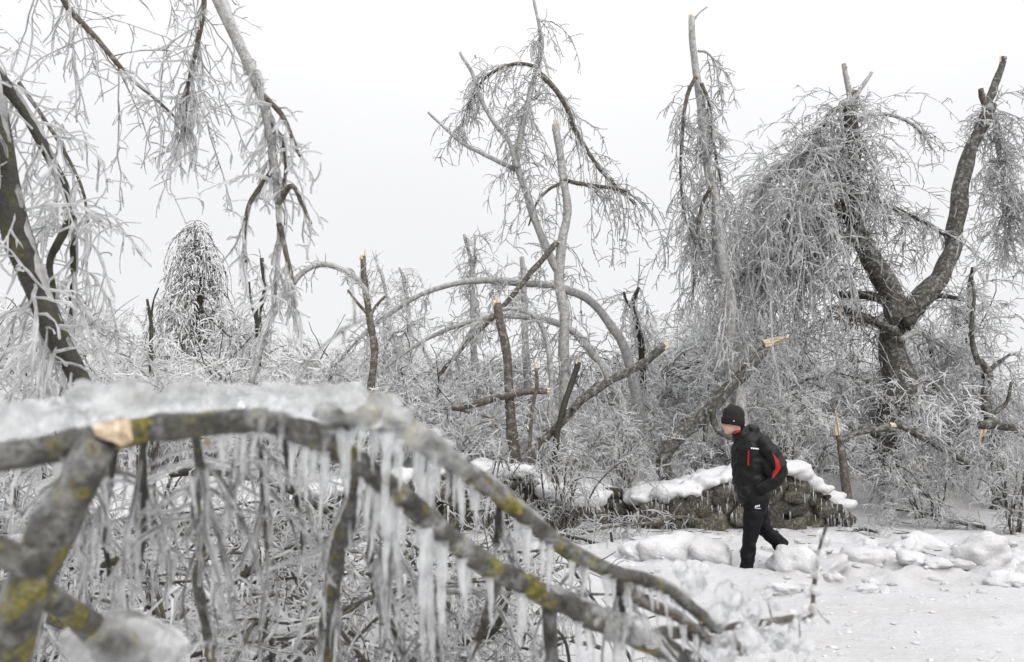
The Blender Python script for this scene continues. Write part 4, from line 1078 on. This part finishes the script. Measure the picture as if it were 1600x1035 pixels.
    P, Rr = resample(w, rr, 120); tubes(mb, P[None], (Rr * (.66 + .2 * vnoise(P, 14, 9, 2)))[None], 20, 0, cap=True)
    rgs = np.random.default_rng(17)
    for k in range(210):                               # knobs and frozen runs over the top
        i = int(rgs.uniform(0, 119)); r_ = Rr[i] * rgs.uniform(.22, .62)
        c = P[i] + np.array([rgs.normal() * .25, rgs.normal() * .45, rgs.uniform(-.3, 1.0)]) * Rr[i]
        v, f = blob(2, k, (rgs.uniform(1, 1.9), 1, rgs.uniform(.7, 1.1)), .25, 1.4); mb.add(v * r_ + c, t=f)
    for k in range(46):                                # drips starting under it
        i = int(rgs.uniform(0, 119)); L = rgs.uniform(.3, 1.6) * Rr[i]; p = P[i] + np.array([0, rgs.normal() * .4 * Rr[i], -Rr[i] * .3])
        q = np.repeat(p[None], 4, 0); q[:, 2] -= np.linspace(0, 1, 4) * (L + Rr[i] * .6)
        tubes(mb, q[None], (Rr[i] * .26 * np.array([1.4, 1, .7, .25]))[None], 8, 0, cap=True)
    fused('ice_sheath', mb, .005, M['ice_clear'], 3, root, foot)
    mb = MB()
    for (Pq, Rq, _), s0, s1, k in ((A, .47, .86, 1), (B, .22, .97, 2), (C, 0, 1, 3), (E, 0, 1, 4)):
        n = len(Pq); sl_ = slice(int(s0 * n), int(s1 * n)); Q = Pq[sl_].copy(); q = Rq[sl_]
        Q[:, 2] += q * .62; rr = q * (.62 + .3 * vnoise(Q, 12, k, 2)); rr[0] *= .3; rr[-1] *= .3
        m2 = MB(); Qs, rs_ = resample(Q, rr, 90); tubes(m2, Qs[None], rs_[None], 16, 0, cap=True)
        v, qd = m2.v[0][0], m2.q[0][0]; c = np.repeat(np.vstack([Qs[:1], Qs, Qs[-1:]]), 16, 0)
        mb.add(c + (v - c) * (1 + .25 * vnoise(v, 30, 7, 2))[:, None], qd)
    mb.obj('ice_glaze', M['ice_clear'], root, origin=foot)
    # round ice lumps on the twig ends at the lower right
    for (px, py, d, r) in [(1085, 915, 1.95, 28), (1062, 890, 1.95, 18), (1140, 935, 2, 34), (1175, 955, 2.02, 26), (1200, 930, 2.1, 14), (1212, 945, 2.1, 13), (1120, 965, 1.98, 30), (1165, 1000, 2, 34), (1215, 1000, 2.05, 26), (1240, 1005, 2.1, 20), (1262, 1012, 2.1, 16), (1265, 1028, 2.1, 13), (1130, 1020, 1.95, 36), (1190, 1040, 2, 30), (960, 975, 1.88, 34), (1000, 985, 1.9, 30), (930, 962, 1.86, 22), (1060, 935, 1.95, 20), (1100, 890, 2.0, 14), (1240, 1040, 2.1, 18), (978, 935, 1.9, 17), (976, 915, 1.9, 14), (1020, 1000, 1.9, 20)]:
        b = MB(); v, f = blob(4, int(px) % 13, (1, 1, 1.15), .42, 1.5); r_ = .62 * r * d / F_PX
        cpt = at(px, py, d); b.add(v * r_ + cpt, t=f); b.obj('ice_lump', M['ice_clear'], root, origin=foot)
    # beads along the upright sprig
    b = MB(); rgb = np.random.default_rng(4)
    for k in range(26):
        p = Sp[0][int(22 + 21 * rgb.uniform())] + rgb.normal(size=3) * .008; v, f = blob(2, k, (1, 1, 1.3), .2, 1.4); b.add(v * rgb.uniform(.007, .017) + p, t=f)
    o = b.obj('ice_beads', M['ice'], root, origin=foot); o['kind'] = 'stuff'
    break_end(foot, at(1236, 967, 2.3), (1, 0, .12), 46 * 2.3 / F_PX, 7 * 2.3 / F_PX, 8, root)
    break_end(foot, at(323, 690, 1.45), (-.1, 0, 1), 20 * 1.45 / F_PX, 7 * 1.45 / F_PX, 9, root)
    # icicles, each one a part
    def hang(P, Rr, s0, s1, n, sizes, jit=.6):
        m_ = len(P)
        for k in range(n):
            i = int(rg.uniform(s0, s1) * (m_ - 1)); p = P[i] + np.array([rg.normal() * .003, rg.normal() * Rr[i] * jit, -Rr[i] * .8])
            o = link('icicle', icicle_lib[rg.choice(sizes)], root); o.location = p - foot
            s = rg.uniform(.5, 1.25); o.scale = (s * rg.uniform(.8, 1.3), s * rg.uniform(.8, 1.3), s)
            o.rotation_euler = (rg.normal() * .05, rg.normal() * .05, rg.uniform(0, 6.28))
    hang(A[0], A[1], .24, .46, 34, [0, 1, 2, 2, 3, 4, 5, 6, 7, 9])
    hang(A[0], A[1], .12, .24, 9, [1, 2, 3, 8])
    hang(A[0], A[1], .46, .78, 30, [0, 1, 2, 3, 4, 8])
    hang(B[0], B[1], .1, .35, 26, [2, 3, 4, 5, 9])
    hang(B[0], B[1], .35, .9, 44, [0, 1, 0, 1, 2, 8])
    hang(C[0], C[1], .0, 1, 8, [0, 1])
arching()

def broken_near():
    pts = [(-60, 1480, 1.5), (0, 1120, 1.32), (30, 1010, 1.28), (62, 920, 1.26), (105, 820, 1.25), (140, 745, 1.25), (172, 692, 1.25)]
    w = wpts(pts); foot = w[0]; foot = np.array([foot[0], foot[1], foot[2]])
    root = empty('broken_limb', foot, 'thick broken limb leaning at the lower left with a pale split end', 'broken limb')
    rr = np.array([33, 32, 32, 31, 30, 29, 25]) * 1.26 / F_PX
    mb = MB(); P, Rr = limb_tube(mb, w, rr, K=90, sides=20, seed=3, rough=.2, freq=24, bend=.5); mb.obj('stem', M['lichen'], root, origin=foot)
    out = [(144, 668), (156, 660), (176, 657), (203, 654), (205, 672), (207, 690), (192, 698), (176, 690), (160, 686), (149, 680)]
    fr = np.array([at(px, py, 1.212 + .006 * math.sin(k * 2.3)) for k, (px, py) in enumerate(out)]); bk = np.array([at(px + (177 - px) * .15, py + (676 - py) * .15, 1.27) for px, py in out]); n_ = len(out)
    cen = at(180, 674, 1.204); mid = (fr + cen) / 2 + np.random.default_rng(6).normal(size=fr.shape) * .0022
    b = MB(); k_ = np.arange(n_); k2 = (k_ + 1) % n_
    b.add(np.vstack([cen[None], mid, fr, bk]), q=np.vstack([np.stack([1 + k_, 1 + n_ + k_, 1 + n_ + k2, 1 + k2], 1), np.stack([1 + n_ + k_, 1 + 2 * n_ + k_, 1 + 2 * n_ + k2, 1 + n_ + k2], 1)]), t=np.stack([0 * k_, 1 + k_, 1 + k2], 1))
    b.obj('split_end', M['wood'], root, origin=foot, smooth_shade=False)
    b = MB(); Q = P.copy(); Q[:, 0] -= Rr * .55; Q[:, 1] -= Rr * .2; q = Rr * (.62 + .18 * vnoise(P, 14, 3, 2)); q[-12:] *= np.linspace(1, .1, 12)
    limb_tube(b, Q, q, K=90, sides=18, seed=6, rough=.2, freq=26); b.obj('ice_glaze', M['ice_clear'], root, origin=foot)
    s = wpts([(95, 845, 1.25), (50, 880, 1.22), (0, 862, 1.2), (-80, 840, 1.15)]); mb = MB()
    limb_tube(mb, s, np.array([20, 22, 22, 20]) * 1.22 / F_PX, K=30, sides=14, seed=8, freq=18); mb.obj('side_stem', M['lichen'], root, origin=foot)
    s = wpts([(70, 930, 1.3), (110, 955, 1.4), (150, 985, 1.5), (230, 1040, 1.6)]); mb = MB()
    limb_tube(mb, s, np.array([20, 18, 22, 26]) * 1.4 / F_PX, K=30, sides=14, seed=9, freq=18); mb.obj('side_stem', M['lichen'], root, origin=foot)
    v, f = blob(4, 9, (95, 40, 48), .28, 1.5); b = MB(); b.add(v * 1.5 / F_PX + at(195, 1010, 1.5), t=f); b.obj('ice_lump', M['ice_clear'], root, origin=foot)
broken_near()

# ------------------------------------------------------------------ snow lumps thrown up along the path
lump_meshes = {}
for nm, m_ in (('snow', 'snow_lump'), ('dirty', 'snow_dirty')):
    lump_meshes[nm] = []
    for k in range(6):
        v, f = blob(4, 20 + k, (1, .85, .72), .36, 1.0)
        v = v * (1 + .13 * vnoise(v, 3.5, k, 3) + .05 * vnoise(v, 9, k + 50, 2))[:, None]
        b = MB(); b.add(v, t=f); lump_meshes[nm].append(b.mesh('snow_lump', M[m_]))
def lump(px, py, d, wpx, label, kind='snow', seed=0, hs=1.0, group='snow lumps thrown up beside the path'):
    p = at(px, py, d); z = gz(p[0], p[1]); r_ = wpx * d / F_PX / 2
    o = link('snow_lump', lump_meshes[kind][seed % 6]); o.location = (p[0], p[1], z + r_ * .1 * hs)
    o.scale = (r_ * 1.1, r_, r_ * hs * .85); rg = np.random.default_rng(seed); o.rotation_euler = (rg.normal() * .15, rg.normal() * .15, rg.uniform(0, 6.28))
    tag(o, label, 'snow lump', group)
def gd(py): return CAM_H * F_PX / (py - 640)
lump(1052, 880, 8.9, 92, 'large brownish snow block in front left of the person', 'dirty', 1, 1.15)
lump(1105, 885, 8.9, 90, 'big rounded snow lump next to the person\'s front leg', 'snow', 2, .9)
lump(1530, 870, 9.0, 95, 'big greyish snow boulder near the right edge', 'dirty', 3, .9)
lump(1592, 872, 9.0, 60, 'greyish snow boulder cut by the right edge', 'dirty', 4, .8)
lump(1240, 868, 8.45, 72, 'heaped snow behind the person\'s rear boot', 'snow', 5, 1.15)
lump(1340, 872, 8.9, 70, 'dull tan snow block between the person and the right boulders', 'dirty', 6, .9)
rl = np.random.default_rng(31)
for k in range(70):
    py = rl.uniform(845, 925); d = gd(py); px = rl.uniform(1190, 1620) if k > 14 else rl.uniform(990, 1150)
    if 1140 < px < 1200 and py > 870: continue
    lump(px, py, d, 12 + 46 * rl.uniform() ** 2.2, 'small rounded snow lump in the churned strip beside the path', 'snow' if rl.uniform() < .72 else 'dirty', k, rl.uniform(.6, 1.0))

# chips of ice and bits of twig on the trodden snow
def debris():
    r = np.random.default_rng(88); b = MB()
    for k in range(420):
        py = 815 + 260 * r.uniform() ** 1.7; d = gd(py); px = r.uniform(930, 1680) if py < 930 else r.uniform(1150, 1750)
        p = at(px, py, d); z = gz(p[0], p[1]); s_ = r.uniform(.008, .03) * (1.6 if py < 900 else 1)
        v, f = blob(1, k % 11, (r.uniform(.8, 2), r.uniform(.6, 1.2), r.uniform(.25, .6)), .35, 1.6)
        a = r.uniform(0, 6.28); v = np.stack([v[:, 0] * math.cos(a) - v[:, 1] * math.sin(a), v[:, 0] * math.sin(a) + v[:, 1] * math.cos(a), v[:, 2]], 1)
        b.add(v * s_ + [p[0], p[1], z + s_ * .15], t=f, mat=0 if k % 5 else 1)
    st = []
    for k in range(110):
        py = 812 + 62 * r.uniform() ** 1.5; d = gd(py); p = at(r.uniform(900, 1680), py, d); z = gz(p[0], p[1]); a = r.uniform(0, 6.28); L = r.uniform(.06, .3)
        st.append([[p[0] + (t - .5) * L * math.cos(a) + r.normal() * .01, p[1] + (t - .5) * L * math.sin(a) + r.normal() * .01, z + .008 + .01 * r.uniform()] for t in (0, .33, .66, 1)])
    tubes(b, np.array(st), .0045 * r.uniform(.5, 1.4, (110, 4)), 4, 2, r)
    tag(b.obj('ice_debris', [M['ice'], M['snow_dirty'], M['twig_brown']]), 'scattered ice chips and twig bits on the trodden snow', kind='stuff')
debris()

# ------------------------------------------------------------------ the walking person
def person():
    D = 8.5; S = F_PX / D
    base = at(1175, 888, D)
    zfoot = base[2]
    root = empty('person', base, 'person in black jacket with red panels and charcoal beanie walking head bowed through snow', 'person')
    X = lambda px: (px - 1175) / S
    Zc = lambda py: (888 - py) / S
    def loft(mb, secs, sides=24, cap=True):
        """secs: (px, py, depth offset y, half size along view x, half depth), rings taken across the path in px space"""
        P = np.array([[X(s[0]), s[2], Zc(s[1])] for s in secs])
        K = len(P) * 5; u0 = np.linspace(0, len(P) - 1, K)
        Pi, _ = resample(P, np.ones(len(P)), K)
        # radii follow the section index by arc length
        seg = np.concatenate([[0], np.cumsum(np.linalg.norm(np.diff(P, axis=0), axis=1))]); t = np.linspace(0, seg[-1], K)
        ra = np.interp(t, seg, [s[3] for s in secs]) / S; rb_ = np.interp(t, seg, [s[4] for s in secs]) / S
        T = unit(np.gradient(Pi, axis=0)); V = np.array([0, 1.0, 0]); U = unit(np.cross(np.broadcast_to(V, T.shape), T)); W = np.cross(T, U)
        a = np.linspace(0, 2 * np.pi, sides, endpoint=False)
        v = Pi[:, None] + U[:, None] * (np.cos(a)[None, :, None] * ra[:, None, None]) + W[:, None] * (np.sin(a)[None, :, None] * rb_[:, None, None])
        v = np.concatenate([np.repeat(Pi[:1, None], sides, 1) + (v[:1] - Pi[:1, None]) * .02, v, np.repeat(Pi[-1:, None], sides, 1) + (v[-1:] - Pi[-1:, None]) * .02])
        K += 2
        k = (np.arange(K - 1) * sides)[:, None]; j = np.arange(sides)[None]; j2 = (j + 1) % sides
        mb.add(v, np.stack([k + j, k + j2, k + sides + j2, k + sides + j], -1).reshape(-1, 4))
    def ball(mb, px, py, y, rx, ry, rz, rot=0.0):
        v, f = blob(3, 0, (1, 1, 1), 0, 1); v = v * np.array([rx, ry, rz]) / S
        c, s = math.cos(rot), math.sin(rot); v = np.stack([v[:, 0] * c + v[:, 2] * s, v[:, 1], -v[:, 0] * s + v[:, 2] * c], 1)
        mb.add(v + [X(px), y, Zc(py)], t=f)
    def fuse(mb, voxel, name, m, it=4, fold=0.0, freq=9, parent=root):
        me = mb.mesh(name + '_raw', m); o = bpy.data.objects.new(name, me); COL.objects.link(o)
        r_ = o.modifiers.new('r', 'REMESH'); r_.mode = 'VOXEL'; r_.voxel_size = voxel; r_.use_smooth_shade = True
        s_ = o.modifiers.new('s', 'SMOOTH'); s_.iterations = it; s_.factor = .5
        dg = bpy.context.evaluated_depsgraph_get(); me2 = bpy.data.meshes.new_from_object(o.evaluated_get(dg)); me2.name = name
        o.modifiers.clear(); o.data = me2; o.parent = parent
        if not me2.materials: me2.materials.append(m)
        n = len(me2.vertices); co = np.empty(n * 3); me2.vertices.foreach_get('co', co); co = co.reshape(-1, 3)
        if fold:
            no = np.empty(n * 3); me2.vertices.foreach_get('normal', no); no = no.reshape(-1, 3)
            w = vnoise(co * np.array([1, 1, 1.6]), freq, 11, 3); w = 1 - np.abs(w) * 2
            co = co + no * (fold * w)[:, None]; me2.vertices.foreach_set('co', co.ravel()); me2.update()
        me2.polygons.foreach_set('use_smooth', np.ones(len(me2.polygons), bool))
        return o
    # body: head, neck, trunk, arms and legs in one surface
    b = MB()
    ball(b, 1153, 664, 0, 14.5, 12, 18, .25)          # skull
    ball(b, 1147, 673, 0, 10, 9, 12, .3)              # face and jaw
    ball(b, 1143.5, 682, 0, 5, 5, 4)                  # chin
    loft(b, [(1141, 667, 0, 2, 2.2), (1137.5, 673, 0, 2.6, 2.6), (1139.5, 675.5, 0, 2.2, 2.6)], 10)   # nose
    ball(b, 1142, 668, -.035, 3, 3, 2); ball(b, 1142, 668, .035, 3, 3, 2)        # brows
    ball(b, 1157, 671, -.078, 3.2, 1.8, 5, .2); ball(b, 1157, 671, .078, 3.2, 1.8, 5, .2)   # ears
    loft(b, [(1157, 675, 0, 8, 8), (1164, 688, 0, 9, 9), (1172, 700, 0, 12, 18)])
    loft(b, [(1174, 693, 0, 12, 22), (1174, 720, 0, 15, 22), (1178, 760, 0, 14, 20), (1182, 790, 0, 14, 19)])
    for y, e in ((-1, (1209, 738)), (1, (1190, 745))):
        loft(b, [(1184, 702, y * .17, 7, 7), (e[0] - 2, e[1], y * .25, 6, 6), (1184, 762, y * .17, 4.5, 4.5)], 12)
        for k in range(5):
            ox = [-9, -10, -10, -8, -3][k]; oy = [3, 1, -1, -3, 5][k]
            loft(b, [(1184, 763 + oy * .5, y * .17, 2, 2), (1184 + ox * .6, 765 + oy, y * .155, 1.4, 1.4), (1184 + ox, 768 + oy, y * .14, 1.1, 1.1)], 8)
    loft(b, [(1180, 785, -.09, 11, 11), (1174, 832, -.09, 8, 8), (1166, 878, -.09, 6, 6)], 12)
    loft(b, [(1186, 785, .09, 11, 11), (1196, 826, .09, 8, 8), (1220, 852, .09, 6, 6)], 12)
    body = fuse(b, .011, 'body', M['skin'], 2)
    # eyes and mouth
    e = MB(); ball(e, 1140.4, 670.5, -.034, 1.2, 1.6, .9); e.obj('eye', M['hair'], root, origin=(0, 0, 0))
    e = MB(); ball(e, 1140.4, 670.5, .034, 1.2, 1.6, .9); e.obj('eye', M['hair'], root, origin=(0, 0, 0))
    e = MB(); ball(e, 1140.2, 679, 0, 1.1, 3.2, .7); e.obj('mouth', plain('lips', (.32, .12, .1), .5, .4), root, origin=(0, 0, 0))
    h = MB(); ball(h, 1163, 669, 0, 6, 10.5, 8, .2); h.obj('hair', M['hair'], root, origin=(0, 0, 0))
    # beanie: dome and a turned-up rim
    b = MB(); ball(b, 1153.5, 655, 0, 17, 15, 15, .1)
    loft(b, [(1150.5, 672, 0, 0.1, .1), (1151, 670, 0, 17, 14.5), (1153, 660, 0, 17.6, 15), (1153.5, 650, 0, 13, 12)], 28)
    bn = fuse(b, .009, 'beanie', M['knit'], 3)
    b = MB(); loft(b, [(1151, 671.5, 0, 16.9, 14.6), (1151.6, 668, 0, 18.2, 15.6), (1152.4, 663, 0, 18.2, 15.6), (1152.8, 661, 0, 17, 14.8)], 28)
    b.obj('beanie_rim', plain('black_knit', (.012, .011, .011), .9, .2, 120, .4), bn, origin=(0, 0, 0))
    # jacket: trunk, sleeves, collar and hood fused
    b = MB()
    loft(b, [(1175, 682, 0, 12, 16), (1174, 692, 0, 18, 27), (1175, 706, 0, 24, 31), (1177, 730, 0, 27, 31), (1177, 755, 0, 26, 30), (1179, 772, 0, 24, 29), (1182, 786, 0, 22.5, 27)], 32)
    loft(b, [(1159, 679, 0, 11, 12), (1165, 686, 0, 14, 15), (1171, 697, 0, 16, 22)], 24)            # collar
    ball(b, 1182, 681, 0, 11, 17, 10, .6); ball(b, 1188, 690, 0, 9, 18, 10, .5)                     # hood folded back
    loft(b, [(1186, 694, -.16, 11, 11), (1196, 708, -.22, 12.5, 12), (1206, 725, -.26, 11.5, 11), (1211, 740, -.27, 9.5, 10), (1202, 753, -.25, 9.5, 9.5), (1188, 763, -.22, 9, 9), (1178, 768, -.2, 8, 8)], 18)
    loft(b, [(1180, 694, .16, 11, 11), (1184, 715, .24, 12, 12), (1188, 738, .26, 10.5, 10.5), (1178, 755, .25, 9.5, 9.5), (1165, 766, .2, 9, 9)], 18)
    ball(b, 1164, 770, -.12, 8, 10, 9); ball(b, 1196, 732, -.16, 13, 14, 22, -.2)
    jk = fuse(b, .013, 'jacket', M['jacket'], 4, .013, 8)
    # trousers
    b = MB()
    loft(b, [(1182, 772, 0, 20, 25), (1182, 790, 0, 19, 25), (1182, 802, 0, 15, 21)], 24)
    loft(b, [(1179, 785, -.085, 16, 14), (1176, 806, -.09, 14.5, 13), (1172, 830, -.09, 11.5, 11.5), (1168, 850, -.09, 10.5, 10.5), (1164.5, 872, -.09, 9.5, 10), (1163, 887, -.09, 9.5, 10)], 20)
    loft(b, [(1187, 785, .085, 16, 14), (1192, 806, .09, 14.5, 13), (1198, 826, .09, 12, 12), (1209, 840, .09, 10.5, 10.5), (1221, 850, .09, 10, 10), (1228, 858, .09, 10, 10)], 20)
    tr = fuse(b, .013, 'trousers', M['trousers'], 3, .012, 8)
    # boots, mostly sunk in the snow
    for (px, py, y, rt) in ((1158, 890, -.09, 0.0), (1222, 864, .09, .7)):
        b = MB(); ball(b, px, py, y, 15, 7, 5, rt); ball(b, px + 5, py - 5, y, 8, 7, 7, rt)
        fuse(b, .009, 'boot', M['trousers'], 2)
    # printed and coloured details laid on the cloth
    def patch(host, name, m, poly, parent, lift=.004, n=9):
        bvh = BVHTree.FromPolygons([v.co[:] for v in host.data.vertices], [p.vertices[:] for p in host.data.polygons])
        L, Rr = np.array(poly[0], float), np.array(poly[1], float)      # two edges in photo pixels
        t = np.linspace(0, 1, n); li = np.linspace(0, 1, len(L))
        b = MB(); V = []
        for q in t:
            a = np.array([np.interp(q, li, L[:, k]) for k in range(2)]); c = np.array([np.interp(q, li, Rr[:, k]) for k in range(2)])
            for w in np.linspace(0, 1, 4):
                p = a + (c - a) * w
                hit = bvh.ray_cast(Vector((X(p[0]), -1.5, Zc(p[1]))), Vector((0, 1, 0)))
                if hit[0] is None: return
                V.append((hit[0].x, hit[0].y - lift, hit[0].z))
        i = (np.arange(n - 1)[:, None] * 4 + np.arange(3)[None]).ravel()
        b.add(V, np.stack([i, i + 1, i + 5, i + 4], 1)); b.obj(name, m, parent, origin=(0, 0, 0))
    patch(jk, 'pocket_zip', M['red'], ([(1165, 709), (1164.6, 731)], [(1167, 709), (1166.6, 731)]), jk)
    patch(jk, 'sleeve_panel', M['red'], ([(1196, 711), (1200, 722), (1201, 733), (1197, 744), (1196, 749)], [(1197, 711), (1205, 722), (1207, 733), (1202.5, 742), (1197, 749)]), jk)
    for k, x in enumerate((1169.5, 1172, 1174.4, 1176.8, 1179)):
        patch(jk, 'chest_logo', M['white_print'], ([(x, 704.2 + .25 * k), (x, 706.2 + .25 * k)], [(x + 1.8, 704.3 + .25 * k), (x + 1.8, 706.3 + .25 * k)]), jk, n=3)
    for k in range(3):
        patch(tr, 'thigh_logo', M['white_print'], ([(1174 + k * 2.6, 793.5 - k * .8), (1175.2 + k * 2.6, 790.5 - k * .4)], [(1176 + k * 2.6, 793.8 - k * .5), (1176.6 + k * 2.6, 790.6 - k * .3)]), tr, n=3)
    patch(tr, 'thigh_logo', M['white_print'], ([(1174, 795), (1174.3, 794.2)], [(1184, 796), (1182.6, 795)]), tr, n=3)
    patch(bn, 'beanie_tab', M['white_print'], ([(1148, 664.2), (1148, 665.2)], [(1150, 664.2), (1150, 665.2)]), bn, n=3, lift=.012)
    # red lining of the collar
    b = MB(); loft(b, [(1159, 678, 0, 9.8, 11), (1160, 681, 0, 11.2, 12.3)], 24); b.obj('collar_lining', M['red'], jk, origin=(0, 0, 0))
person()
